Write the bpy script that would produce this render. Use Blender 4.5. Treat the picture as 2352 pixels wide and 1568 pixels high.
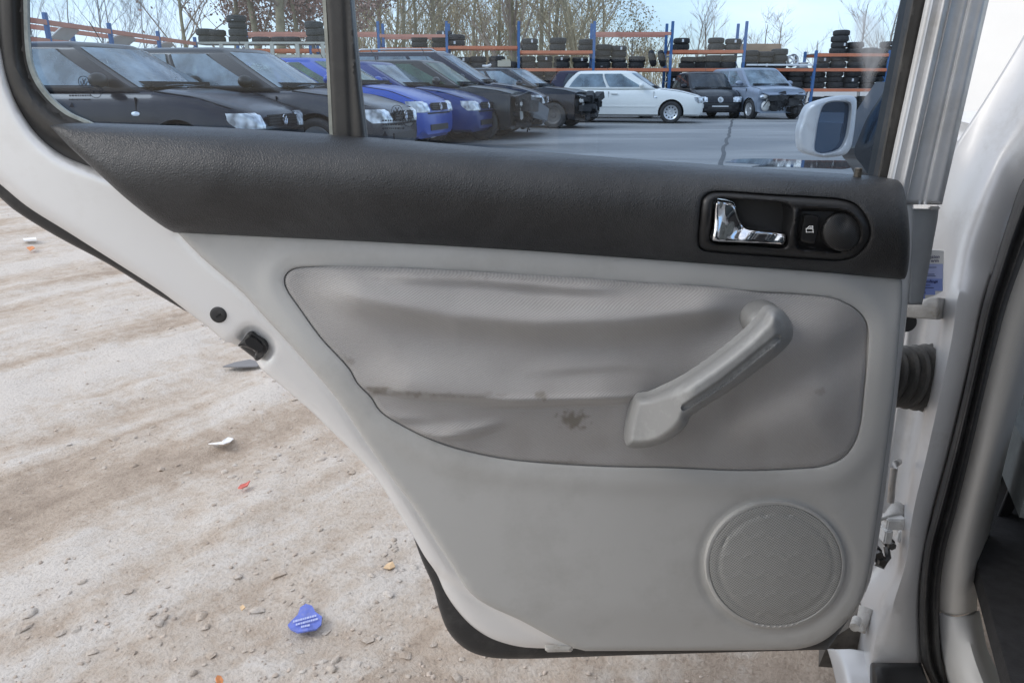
import bpy, bmesh, math, random
import numpy as np
from mathutils import Vector, Matrix
from mathutils.geometry import delaunay_2d_cdt

for o in list(bpy.data.objects): bpy.data.objects.remove(o)
SC = bpy.context.scene
COL = SC.collection
R = math.radians

# ------------------------------------------------------------------ camera
PITCH = R(18.8); FPX = 1700.0; EYE = .93
cam_d = bpy.data.cameras.new('camera'); cam = bpy.data.objects.new('camera', cam_d); COL.objects.link(cam)
cam.location = (0, 0, EYE); cam.rotation_euler = (R(90) - PITCH, 0, 0)
cam_d.sensor_width = 36; cam_d.lens = 36 * FPX / 2352; cam_d.clip_start = .02; cam_d.clip_end = 2000
SC.camera = cam
SC.cycles.transparent_max_bounces = 24

# ------------------------------------------------------------------ sky and sun
SUN_EL, SUN_AZ = R(40), R(252)          # azimuth clockwise from +Y: high on the left, grazing along the door
W = bpy.data.worlds.new('World'); SC.world = W; W.use_nodes = True
nt = W.node_tree; nt.nodes.clear()
out = nt.nodes.new('ShaderNodeOutputWorld'); bg = nt.nodes.new('ShaderNodeBackground')
sky = nt.nodes.new('ShaderNodeTexSky'); sky.sky_type = 'NISHITA'; sky.sun_disc = False
sky.sun_elevation = SUN_EL; sky.sun_rotation = SUN_AZ; sky.altitude = 50; sky.air_density = 1.0; sky.dust_density = 1.2; sky.ozone_density = 1.0
tc = nt.nodes.new('ShaderNodeTexCoord'); mp = nt.nodes.new('ShaderNodeMapping'); mp.inputs['Scale'].default_value = (1, 1, 3.0)
nz = nt.nodes.new('ShaderNodeTexNoise'); nz.inputs['Scale'].default_value = 2.2; nz.inputs['Detail'].default_value = 7; nz.inputs['Roughness'].default_value = .55
rmp = nt.nodes.new('ShaderNodeValToRGB'); rmp.color_ramp.elements[0].position = .38; rmp.color_ramp.elements[1].position = .72
rmp.color_ramp.elements[0].color = (.20, .20, .20, 1); rmp.color_ramp.elements[1].color = (.92, .92, .92, 1)
mx = nt.nodes.new('ShaderNodeMix'); mx.data_type = 'RGBA'
mx.inputs['B'].default_value = (8.7, 8.75, 8.8, 1)
nt.links.new(tc.outputs['Generated'], mp.inputs['Vector']); nt.links.new(mp.outputs['Vector'], nz.inputs['Vector'])
nt.links.new(nz.outputs['Fac'], rmp.inputs['Fac']); nt.links.new(rmp.outputs['Color'], mx.inputs['Factor'])
nt.links.new(sky.outputs['Color'], mx.inputs['A']); nt.links.new(mx.outputs['Result'], bg.inputs['Color'])
bg.inputs['Strength'].default_value = .14
nt.links.new(bg.outputs['Background'], out.inputs['Surface'])
sl = bpy.data.lights.new('sun', 'SUN'); sl.energy = .85; sl.angle = R(22); sl.color = (1, .96, .90)
so = bpy.data.objects.new('sun', sl); COL.objects.link(so)
sd = Vector((math.sin(SUN_AZ) * math.cos(SUN_EL), math.cos(SUN_AZ) * math.cos(SUN_EL), math.sin(SUN_EL)))
so.rotation_euler = sd.to_track_quat('Z', 'Y').to_euler(); so.location = (-7, -1, 8)
SC.view_settings.view_transform = 'Standard'; SC.view_settings.look = 'None'
SC.view_settings.exposure = .55; SC.view_settings.gamma = 1; SC.view_settings.use_curve_mapping = False

# ------------------------------------------------------------------ helpers
CP, SP = math.cos(PITCH), math.sin(PITCH)
def ray(px, py):
    u = (np.asarray(px, float) - 1176) / FPX; v = (np.asarray(py, float) - 784) / FPX
    return u, CP - v * SP, -SP - v * CP
class Plane:                        # a vertical surface of the place; w = height above it towards the viewer
    def __init__(s, x0, y0, slope):
        n = Vector((slope, -1, 0)).normalized(); s.n = n; s.d = n.x * x0 + n.y * y0
    def P(s, px, py, w=0.0):
        rx, ry, rz = ray(px, py)
        t = (w + s.d) / (s.n.x * rx + s.n.y * ry)
        return np.stack([rx * t, ry * t, EYE + rz * t], -1)
DOOR = Plane(0, .82, .045)
def PY(px, py, Y):
    rx, ry, rz = ray(px, py); t = Y / ry
    return np.stack([rx * t, ry * t, EYE + rz * t], -1)
def v3(a): return Vector((float(a[0]), float(a[1]), float(a[2])))
def PXY(px, Y):                      # X of image column px on the horizon at depth Y
    return (px - 1176) / FPX * (Y * CP + .0)
def ground_at(px, py, z=0.0):
    rx, ry, rz = ray(px, py); t = (z - EYE) / rz
    return Vector((float(rx * t), float(ry * t), z))

def link(o, parent=None):
    COL.objects.link(o)
    if parent is not None: o.parent = parent
    return o
def tag(o, label=None, cat=None, group=None, kind=None):
    if label: o['label'] = label
    if cat: o['category'] = cat
    if group: o['group'] = group
    if kind: o['kind'] = kind
    return o
def empty(name, loc=(0, 0, 0), rz=0, label=None, cat=None, group=None, parent=None):
    o = bpy.data.objects.new(name, None); link(o, parent); o.location = loc; o.rotation_euler = (0, 0, rz)
    return tag(o, label, cat, group)
def mesh_obj(name, verts, faces, mat, parent=None, smooth=40):
    me = bpy.data.meshes.new(name); me.from_pydata([tuple(map(float, v)) for v in verts], [], faces); me.update()
    return fin(name, me, mat, parent, smooth)
def fin(name, me, mat, parent=None, smooth=40):
    if isinstance(mat, (list, tuple)):
        for m in mat: me.materials.append(m)
    elif mat: me.materials.append(mat)
    if smooth:
        me.shade_smooth(); me.set_sharp_from_angle(angle=R(smooth))
    return link(bpy.data.objects.new(name, me), parent)
def bm_obj(name, bm, mat, parent=None, smooth=40):
    bmesh.ops.recalc_face_normals(bm, faces=bm.faces)
    me = bpy.data.meshes.new(name); bm.to_mesh(me); bm.free()
    return fin(name, me, mat, parent, smooth)
def box(bm, c, s, rot=None, bevel=0):
    M = Matrix.Translation(c) @ (rot.to_4x4() if rot else Matrix()) @ Matrix.Diagonal((s[0], s[1], s[2], 1))
    g = bmesh.ops.create_cube(bm, size=1, matrix=M)
    if bevel:
        es = list({e for v in g['verts'] for e in v.link_edges})
        bmesh.ops.bevel(bm, geom=es, offset=bevel, segments=2, affect='EDGES', clamp_overlap=True)
def cyl(bm, a, b, r, r2=None, seg=12, caps=True):
    a, b = Vector(a), Vector(b); d = b - a
    q = d.to_track_quat('Z', 'Y').to_matrix().to_4x4()
    bmesh.ops.create_cone(bm, cap_ends=caps, segments=seg, radius1=r, radius2=r if r2 is None else r2, depth=d.length,
                          matrix=Matrix.Translation((a + b) / 2) @ q)
def tube(bm, pts, r, seg=8):
    pts = [Vector(p) for p in pts]; rings = []
    for i, p in enumerate(pts):
        d = (pts[min(i + 1, len(pts) - 1)] - pts[max(i - 1, 0)]).normalized()
        up = Vector((0, 0, 1)) if abs(d.z) < .9 else Vector((1, 0, 0))
        x = d.cross(up).normalized(); y = d.cross(x)
        rr = r[i] if isinstance(r, (list, tuple)) else r
        rings.append([bm.verts.new(p + (x * math.cos(k * 2 * math.pi / seg) + y * math.sin(k * 2 * math.pi / seg)) * rr) for k in range(seg)])
    for A, B in zip(rings, rings[1:]):
        for k in range(seg): bm.faces.new((A[k], A[(k + 1) % seg], B[(k + 1) % seg], B[k]))
    bm.faces.new(rings[0]); bm.faces.new(rings[-1][::-1])
def lathe(bm, prof, seg, M=Matrix(), closed=False):      # prof: (radius, height) about local Z
    rings = [[bm.verts.new(M @ Vector((r * math.cos(k * 2 * math.pi / seg), r * math.sin(k * 2 * math.pi / seg), h))) for k in range(seg)] for r, h in prof]
    pairs = list(zip(rings, rings[1:])) + ([(rings[-1], rings[0])] if closed else [])
    for A, B in pairs:
        for k in range(seg): bm.faces.new((A[k], A[(k + 1) % seg], B[(k + 1) % seg], B[k]))
    if not closed:
        if prof[0][0] > 1e-4: bm.faces.new(rings[0][::-1])
        if prof[-1][0] > 1e-4: bm.faces.new(rings[-1])
def cr(pts, closed=True, n=6):                           # smooth curve through the points
    P = np.array(pts, float); N = len(P); res = []
    rng = range(N) if closed else range(N - 1)
    for i in rng:
        if closed: p0, p1, p2, p3 = P[i - 1], P[i], P[(i + 1) % N], P[(i + 2) % N]
        else: p0, p1, p2, p3 = P[max(i - 1, 0)], P[i], P[i + 1], P[min(i + 2, N - 1)]
        # centripetal
        def tj(ti, a, b): return ti + max(np.linalg.norm(b - a), 1e-6) ** .5
        t0 = 0; t1 = tj(t0, p0, p1) if not np.allclose(p0, p1) else 1e-3; t2 = tj(t1, p1, p2); t3 = tj(t2, p2, p3) if not np.allclose(p2, p3) else t2 + 1e-3
        for k in range(n):
            t = t1 + (t2 - t1) * k / n
            A1 = (t1 - t) / (t1 - t0) * p0 + (t - t0) / (t1 - t0) * p1
            A2 = (t2 - t) / (t2 - t1) * p1 + (t - t1) / (t2 - t1) * p2
            A3 = (t3 - t) / (t3 - t2) * p2 + (t - t2) / (t3 - t2) * p3
            B1 = (t2 - t) / (t2 - t0) * A1 + (t - t0) / (t2 - t0) * A2
            B2 = (t3 - t) / (t3 - t1) * A2 + (t - t1) / (t3 - t1) * A3
            res.append((t2 - t) / (t2 - t1) * B1 + (t - t1) / (t2 - t1) * B2)
    if not closed: res.append(P[-1])
    return np.array(res)
def segdist(x, y, poly, closed=True):
    A = np.array(poly, float); B = np.roll(A, -1, 0) if closed else A[1:]
    if not closed: A = A[:-1]
    x = np.asarray(x, float); y = np.asarray(y, float); best = np.full(x.shape, 1e9)
    for (ax, ay), (bx, by) in zip(A, B):
        dx, dy = bx - ax, by - ay; L = dx * dx + dy * dy + 1e-9
        t = np.clip(((x - ax) * dx + (y - ay) * dy) / L, 0, 1)
        best = np.minimum(best, (x - ax - t * dx) ** 2 + (y - ay - t * dy) ** 2)
    return np.sqrt(best)
def inside(x, y, poly):
    P = np.array(poly, float); Q = np.roll(P, -1, 0); r = np.zeros(np.shape(x), bool)
    for (ax, ay), (bx, by) in zip(P, Q):
        if ay == by: continue
        c = ((ay > y) != (by > y)) & (x < (bx - ax) * (y - ay) / (by - ay) + ax)
        r ^= c
    return r
def resample(poly, step):
    out_ = []; P = np.array(poly, float)
    for a, b in zip(P, np.roll(P, -1, 0)):
        n = max(1, int(np.hypot(*(b - a)) / step))
        for k in range(n): out_.append(a + (b - a) * k / n)
    return np.array(out_)
def ss(a, b, x):
    t = np.clip((np.asarray(x, float) - a) / (b - a), 0, 1); return t * t * (3 - 2 * t)
def fillet(d, r, depth):            # quarter-round fall-off near an edge
    t = np.clip(d / r, 0, 1); return -depth * (1 - np.sqrt(np.maximum(1 - (1 - t) ** 2, 0)))
def fill(name, outline, step, wf, mat, parent, holes=(), thick=.012, plane=DOOR, attr=None, smooth=45):
    """A sheet with relief: the outline lies on `plane`, wf(x, y, d) is its height, d the distance to the nearest edge; a rim gives it thickness."""
    loops = [resample(outline, step)] + [resample(h, step) for h in holes]
    pts = []; edges = []
    def isin(x, y):
        m = inside(x, y, loops[0])
        for h in loops[1:]: m &= ~inside(x, y, h)
        return m
    def dist(x, y):
        d = segdist(x, y, loops[0])
        for h in loops[1:]: d = np.minimum(d, segdist(x, y, h))
        return d
    for L in loops:
        b = len(pts); pts += [Vector((float(p[0]), float(p[1]))) for p in L]
        edges += [(b + i, b + (i + 1) % len(L)) for i in range(len(L))]
    for off in (.3, .75):                                        # rows of points that follow the edge
        for L in loops:
            T = np.roll(L, -1, 0) - np.roll(L, 1, 0); T /= np.hypot(T[:, 0], T[:, 1])[:, None] + 1e-9
            Nn = np.stack([-T[:, 1], T[:, 0]], -1)
            for sg in (1, -1):
                q = L + Nn * off * step * sg
                m = isin(q[:, 0], q[:, 1]); m &= dist(q[:, 0], q[:, 1]) > off * step * .93
                pts += [Vector((float(p[0]), float(p[1]))) for p in q[m]]
    O = loops[0]; x0, y0 = O.min(0); x1, y1 = O.max(0)
    gx, gy = np.meshgrid(np.arange(x0 + step * .5, x1, step), np.arange(y0 + step * .5, y1, step))
    gx[1::2] += step * .5; gx, gy = gx.ravel(), gy.ravel()
    m = isin(gx, gy); gx, gy = gx[m], gy[m]
    m = dist(gx, gy) > step * 1.2; gx, gy = gx[m], gy[m]
    pts += [Vector((float(a), float(b))) for a, b in zip(gx, gy)]
    V, E, Fc, *_ = delaunay_2d_cdt(pts, edges, [], 0, 1e-5)
    xy = np.array([(v.x, v.y) for v in V]); tri = np.array([tuple(f) for f in Fc])
    c = xy[tri].mean(1); tri = tri[isin(c[:, 0], c[:, 1])]
    d = dist(xy[:, 0], xy[:, 1])
    w = wf(xy[:, 0], xy[:, 1], d) + 0 * d
    P = plane.P(xy[:, 0], xy[:, 1], w)
    e1 = xy[tri[:, 1]] - xy[tri[:, 0]]; e2 = xy[tri[:, 2]] - xy[tri[:, 0]]
    flip = e1[:, 0] * e2[:, 1] - e1[:, 1] * e2[:, 0] > 0
    tri[flip] = tri[flip][:, ::-1]
    faces = [tuple(int(i) for i in t) for t in tri]
    verts = [tuple(p) for p in P]
    if thick:
        cnt = {}
        for f in faces:
            for i in range(3):
                a, b = f[i], f[(i + 1) % 3]; cnt[(a, b)] = 1
        bd = [(a, b) for (a, b) in cnt if (b, a) not in cnt]
        mp_ = {}
        for a, b in bd:
            for q in (a, b):
                if q not in mp_:
                    mp_[q] = len(verts); verts.append(tuple(np.array(verts[q]) - np.array(plane.n) * thick))
            faces.append((b, a, mp_[a], mp_[b]))
    o = mesh_obj(name, verts, faces, mat, parent, smooth)
    if attr:
        vals = attr(xy[:, 0], xy[:, 1]); vals = np.concatenate([vals, np.zeros(len(verts) - len(vals))])
        at = o.data.attributes.new('stain', 'FLOAT', 'POINT'); at.data.foreach_set('value', vals.astype(np.float32))
    return o
def loft(name, rows, mat, parent, thick=.006, smooth=50, sub=4, fn=PY):
    """rows of (px, py, depth): a strip of bodywork, rows smoothed along its length and across."""
    A = np.array(rows, float)
    n, m, _ = A.shape
    A = np.stack([cr(A[:, j], False, sub) for j in range(m)], 1)
    A = np.stack([cr(A[i], False, 4) for i in range(A.shape[0])], 0)
    P = fn(A[..., 0], A[..., 1], A[..., 2]); r, c = P.shape[:2]
    verts = P.reshape(-1, 3)
    faces = [(i * c + j, i * c + j + 1, (i + 1) * c + j + 1, (i + 1) * c + j) for i in range(r - 1) for j in range(c - 1)]
    o = mesh_obj(name, verts, faces, mat, parent, smooth)
    if thick:
        md = o.modifiers.new('thickness', 'SOLIDIFY'); md.thickness = thick; md.offset = 1
    return o
def text_mesh(name, s, size, loc, mat, parent=None, rotx=90, rotz=0, align='LEFT', depth=.0004):
    cu = bpy.data.curves.new(name, 'FONT'); cu.body = s; cu.size = size; cu.extrude = depth; cu.align_x = align; cu.resolution_u = 2
    t = bpy.data.objects.new(name, cu); COL.objects.link(t)
    me = bpy.data.meshes.new_from_object(t); bpy.data.objects.remove(t)
    me.transform(Matrix.Translation(loc) @ Matrix.Rotation(R(rotz), 4, 'Z') @ Matrix.Rotation(R(rotx), 4, 'X'))
    me.materials.clear(); return fin(name, me, mat, parent, 0)

# ------------------------------------------------------------------ materials
def nodes(name):
    m = bpy.data.materials.new(name); m.use_nodes = True
    return m, m.node_tree, m.node_tree.nodes['Principled BSDF']
def N(t, typ, **kw):
    n = t.nodes.new(typ)
    for k, v in kw.items():
        if k in n.inputs: n.inputs[k].default_value = v
        else: setattr(n, k, v)
    return n
def mat(name, col, rough=.5, metal=0, var=.06, vscale=6, bump=0, bscale=200, coat=0, dirt=None, spec=.5, detail=4):
    m, t, p = nodes(name)
    p.inputs['Roughness'].default_value = rough; p.inputs['Metallic'].default_value = metal
    p.inputs['Coat Weight'].default_value = coat; p.inputs['Coat Roughness'].default_value = .08
    p.inputs['Specular IOR Level'].default_value = spec
    g = N(t, 'ShaderNodeNewGeometry')
    nz = N(t, 'ShaderNodeTexNoise', Scale=vscale, Detail=detail, Roughness=.6); t.links.new(g.outputs['Position'], nz.inputs['Vector'])
    mr = N(t, 'ShaderNodeMapRange'); mr.inputs['From Min'].default_value = .3; mr.inputs['From Max'].default_value = .7
    mr.inputs['To Min'].default_value = 1 - var; mr.inputs['To Max'].default_value = 1 + var
    t.links.new(nz.outputs['Fac'], mr.inputs['Value'])
    mu = N(t, 'ShaderNodeMix', data_type='RGBA', blend_type='MULTIPLY'); mu.inputs['Factor'].default_value = 1
    mu.inputs['A'].default_value = (*col, 1); t.links.new(mr.outputs['Result'], mu.inputs['B'])
    last = mu.outputs['Result']
    if dirt:
        dc, amount, ds = dirt
        n2 = N(t, 'ShaderNodeTexNoise', Scale=ds, Detail=8, Roughness=.7); t.links.new(g.outputs['Position'], n2.inputs['Vector'])
        r2 = N(t, 'ShaderNodeMapRange'); r2.inputs['From Min'].default_value = .52; r2.inputs['From Max'].default_value = .72
        r2.inputs['To Max'].default_value = amount; t.links.new(n2.outputs['Fac'], r2.inputs['Value'])
        m2 = N(t, 'ShaderNodeMix', data_type='RGBA'); m2.inputs['B'].default_value = (*dc, 1)
        t.links.new(r2.outputs['Result'], m2.inputs['Factor']); t.links.new(last, m2.inputs['A']); last = m2.outputs['Result']
    t.links.new(last, p.inputs['Base Color'])
    if bump:
        n3 = N(t, 'ShaderNodeTexNoise', Scale=bscale, Detail=4, Roughness=.6); t.links.new(g.outputs['Position'], n3.inputs['Vector'])
        b = N(t, 'ShaderNodeBump', Strength=bump, Distance=.002); t.links.new(n3.outputs['Fac'], b.inputs['Height']); t.links.new(b.outputs['Normal'], p.inputs['Normal'])
    return m
def paint(name, col, metal=.2, rough=.3, dirt=.25):
    return mat(name, col, rough, metal, .04, 3, coat=.4, dirt=((.16, .145, .13), dirt, 5), spec=.3)

M_SILVER_SHADE = mat('shaded_grimy_silver', (.54, .545, .555), .42, .3, .05, 5, coat=.2, dirt=((.30, .275, .24), .45, 10))  # same silver paint darkened to carry the hinge-side shade, with grime on top
M_SILVER = mat('silver_paint', (.75, .75, .75), .36, .3, .02, 4, coat=.35, dirt=((.5, .47, .43), .16, 14))
M_BLACKRUB = mat('black_rubber', (.022, .022, .023), .55, 0, .25, 20, .25, 300, dirt=((.11, .105, .1), .35, 26))
M_BLKFRAME = mat('black_window_trim', (.035, .033, .031), .42, 0, .2, 12, .1, 400, dirt=((.1, .095, .085), .3, 18))
M_BLKPLAST = mat('black_plastic', (.018, .018, .019), .42, 0, .1, 40, .12, 1500)
M_DARK = mat('dark_void', (.008, .008, .009), .8)
M_GREYTRIM = mat('grey_trim_plastic', (.412, .408, .394), .55, 0, .025, 3.5, .08, 1800, dirt=((.26, .25, .23), .40, 6))
M_GREYHANDLE = mat('grey_handle_plastic', (.25, .252, .25), .45, 0, .03, 12, .06, 1500, dirt=((.48, .49, .48), .35, 26))
M_CHROME = mat('chrome', (.78, .79, .82), .1, 1, .05, 30, dirt=((.5, .5, .52), .5, 240))
M_METAL = mat('dull_metal', (.42, .41, .4), .45, .7, .2, 60, .3, 300, dirt=((.2, .15, .1), .6, 60))
M_BRACKET = mat('dirty_bracket', (.5, .49, .47), .6, .1, .15, 60, .5, 250, dirt=((.22, .17, .11), .85, 45))
M_WHITE = mat('white_paint', (.82, .82, .81), .35, 0, .02, 2, coat=.4)
M_TAG = mat('white_tag', (.8, .8, .8), .6)
M_BLUEPAPER = mat('blue_paper', (.33, .4, .78), .6, 0, .08, 30)
M_INK = mat('dark_ink', (.02, .025, .12), .6)
M_ETCH = mat('glass_print', (.02, .022, .03), .6)

def leather():
    m, t, p = nodes('black_grained_vinyl')
    g = N(t, 'ShaderNodeNewGeometry')
    n1 = N(t, 'ShaderNodeTexNoise', Scale=5.0, Detail=7, Roughness=.65, Distortion=.6); t.links.new(g.outputs['Position'], n1.inputs['Vector'])
    r = N(t, 'ShaderNodeValToRGB'); r.color_ramp.elements[0].position = .42; r.color_ramp.elements[0].color = (.023, .024, .026, 1)
    r.color_ramp.elements[1].position = .75; r.color_ramp.elements[1].color = (.056, .058, .061, 1)
    t.links.new(n1.outputs['Fac'], r.inputs['Fac']); t.links.new(r.outputs['Color'], p.inputs['Base Color'])
    p.inputs['Roughness'].default_value = .42
    vo = N(t, 'ShaderNodeTexVoronoi', Scale=420.0, feature='DISTANCE_TO_EDGE'); t.links.new(g.outputs['Position'], vo.inputs['Vector'])
    n2 = N(t, 'ShaderNodeTexNoise', Scale=170.0, Detail=5, Roughness=.7); t.links.new(g.outputs['Position'], n2.inputs['Vector'])
    ad = N(t, 'ShaderNodeMath', operation='ADD'); t.links.new(vo.outputs['Distance'], ad.inputs[0]); t.links.new(n2.outputs['Fac'], ad.inputs[1])
    b = N(t, 'ShaderNodeBump', Strength=.55, Distance=.0016); t.links.new(ad.outputs[0], b.inputs['Height']); t.links.new(b.outputs['Normal'], p.inputs['Normal'])
    return m
M_LEATHER = leather()
def fabric():
    m, t, p = nodes('grey_woven_cloth')
    g = N(t, 'ShaderNodeNewGeometry')
    mpn = N(t, 'ShaderNodeMapping'); mpn.inputs['Rotation'].default_value = (0, R(28), 0); t.links.new(g.outputs['Position'], mpn.inputs['Vector'])
    wv = N(t, 'ShaderNodeTexWave', Scale=150.0, Distortion=.5, Detail=1.0); wv.bands_direction = 'Z'; wv.inputs['Detail Scale'].default_value = 3
    t.links.new(mpn.outputs['Vector'], wv.inputs['Vector'])
    n1 = N(t, 'ShaderNodeTexNoise', Scale=7.0, Detail=5, Roughness=.6); t.links.new(g.outputs['Position'], n1.inputs['Vector'])
    n2 = N(t, 'ShaderNodeTexNoise', Scale=900.0, Detail=2); t.links.new(g.outputs['Position'], n2.inputs['Vector'])
    r = N(t, 'ShaderNodeValToRGB'); r.color_ramp.elements[0].position = .3; r.color_ramp.elements[0].color = (.300, .288, .279, 1)
    r.color_ramp.elements[1].position = .72; r.color_ramp.elements[1].color = (.345, .336, .331, 1)
    t.links.new(n1.outputs['Fac'], r.inputs['Fac'])
    ad = N(t, 'ShaderNodeMath', operation='ADD'); t.links.new(wv.outputs['Fac'], ad.inputs[0]); t.links.new(n2.outputs['Fac'], ad.inputs[1])
    mr = N(t, 'ShaderNodeMapRange'); mr.inputs['From Max'].default_value = 2; mr.inputs['To Min'].default_value = .76; mr.inputs['To Max'].default_value = 1.22
    t.links.new(ad.outputs[0], mr.inputs['Value'])
    mu = N(t, 'ShaderNodeMix', data_type='RGBA', blend_type='MULTIPLY'); mu.inputs['Factor'].default_value = 1
    t.links.new(r.outputs['Color'], mu.inputs['A']); t.links.new(mr.outputs['Result'], mu.inputs['B'])
    at = N(t, 'ShaderNodeAttribute', attribute_name='stain')
    mm = N(t, 'ShaderNodeMix', data_type='RGBA'); mm.inputs['B'].default_value = (.10, .078, .05, 1)
    t.links.new(at.outputs['Fac'], mm.inputs['Factor']); t.links.new(mu.outputs['Result'], mm.inputs['A'])
    t.links.new(mm.outputs['Result'], p.inputs['Base Color'])
    p.inputs['Roughness'].default_value = .9; p.inputs['Specular IOR Level'].default_value = .2; p.inputs['Sheen Weight'].default_value = .25
    b = N(t, 'ShaderNodeBump', Strength=.35, Distance=.0008); t.links.new(ad.outputs[0], b.inputs['Height']); t.links.new(b.outputs['Normal'], p.inputs['Normal'])
    return m
M_FABRIC = fabric()
def perforated(name, col, scale, dark, rough=.55):
    m, t, p = nodes(name)
    g = N(t, 'ShaderNodeNewGeometry')
    vo = N(t, 'ShaderNodeTexVoronoi', Scale=scale, Randomness=.0); vo.voronoi_dimensions = '2D'
    sx = N(t, 'ShaderNodeSeparateXYZ'); cx_ = N(t, 'ShaderNodeCombineXYZ'); t.links.new(g.outputs['Position'], sx.inputs[0]); t.links.new(sx.outputs['X'], cx_.inputs['X']); t.links.new(sx.outputs['Z'], cx_.inputs['Y'])
    ro = N(t, 'ShaderNodeMapping'); ro.inputs['Rotation'].default_value = (0, 0, R(33)); t.links.new(cx_.outputs[0], ro.inputs['Vector']); t.links.new(ro.outputs[0], vo.inputs['Vector'])
    r = N(t, 'ShaderNodeValToRGB'); r.color_ramp.elements[0].position = .28; r.color_ramp.elements[0].color = (*dark, 1)
    r.color_ramp.elements[1].position = .46; r.color_ramp.elements[1].color = (*col, 1)
    t.links.new(vo.outputs['Distance'], r.inputs['Fac']); t.links.new(r.outputs['Color'], p.inputs['Base Color'])
    b = N(t, 'ShaderNodeBump', Strength=.5, Distance=.0008); t.links.new(vo.outputs['Distance'], b.inputs['Height']); t.links.new(b.outputs['Normal'], p.inputs['Normal'])
    p.inputs['Roughness'].default_value = rough
    return m
M_GRILLE = perforated('grey_perforated_plastic', (.36, .358, .342), 360, (.19, .19, .183))
M_TWEETER = perforated('black_perforated_plastic', (.035, .035, .036), 560, (.004, .004, .004), .45)
def glass(name, tint, smear=True):
    m = bpy.data.materials.new(name); m.use_nodes = True; t = m.node_tree; t.nodes.clear()
    o = N(t, 'ShaderNodeOutputMaterial'); tr = N(t, 'ShaderNodeBsdfTransparent'); tr.inputs['Color'].default_value = (*tint, 1)
    gl = N(t, 'ShaderNodeBsdfGlossy'); gl.inputs['Roughness'].default_value = .01
    fr = N(t, 'ShaderNodeFresnel', IOR=1.5); mxs = N(t, 'ShaderNodeMixShader')
    t.links.new(fr.outputs['Fac'], mxs.inputs['Fac']); t.links.new(tr.outputs[0], mxs.inputs[1]); t.links.new(gl.outputs[0], mxs.inputs[2])
    last = mxs
    if smear:
        df = N(t, 'ShaderNodeBsdfDiffuse'); df.inputs['Color'].default_value = (.75, .78, .8, 1)
        g = N(t, 'ShaderNodeNewGeometry'); n1 = N(t, 'ShaderNodeTexNoise', Scale=9.0, Detail=8, Roughness=.62)
        mpn = N(t, 'ShaderNodeMapping'); mpn.inputs['Scale'].default_value = (1, 1, .5); t.links.new(g.outputs['Position'], mpn.inputs['Vector']); t.links.new(mpn.outputs['Vector'], n1.inputs['Vector'])
        r = N(t, 'ShaderNodeMapRange'); r.inputs['From Min'].default_value = .5; r.inputs['From Max'].default_value = .85; r.inputs['To Min'].default_value = .0; r.inputs['To Max'].default_value = .05
        t.links.new(n1.outputs['Fac'], r.inputs['Value'])
        m2 = N(t, 'ShaderNodeMixShader'); t.links.new(r.outputs[0], m2.inputs['Fac']); t.links.new(mxs.outputs[0], m2.inputs[1]); t.links.new(df.outputs[0], m2.inputs[2]); last = m2
    t.links.new(last.outputs[0], o.inputs['Surface'])
    return m
M_GLASS = glass('tinted_window_glass', (.57, .71, .88))

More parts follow.
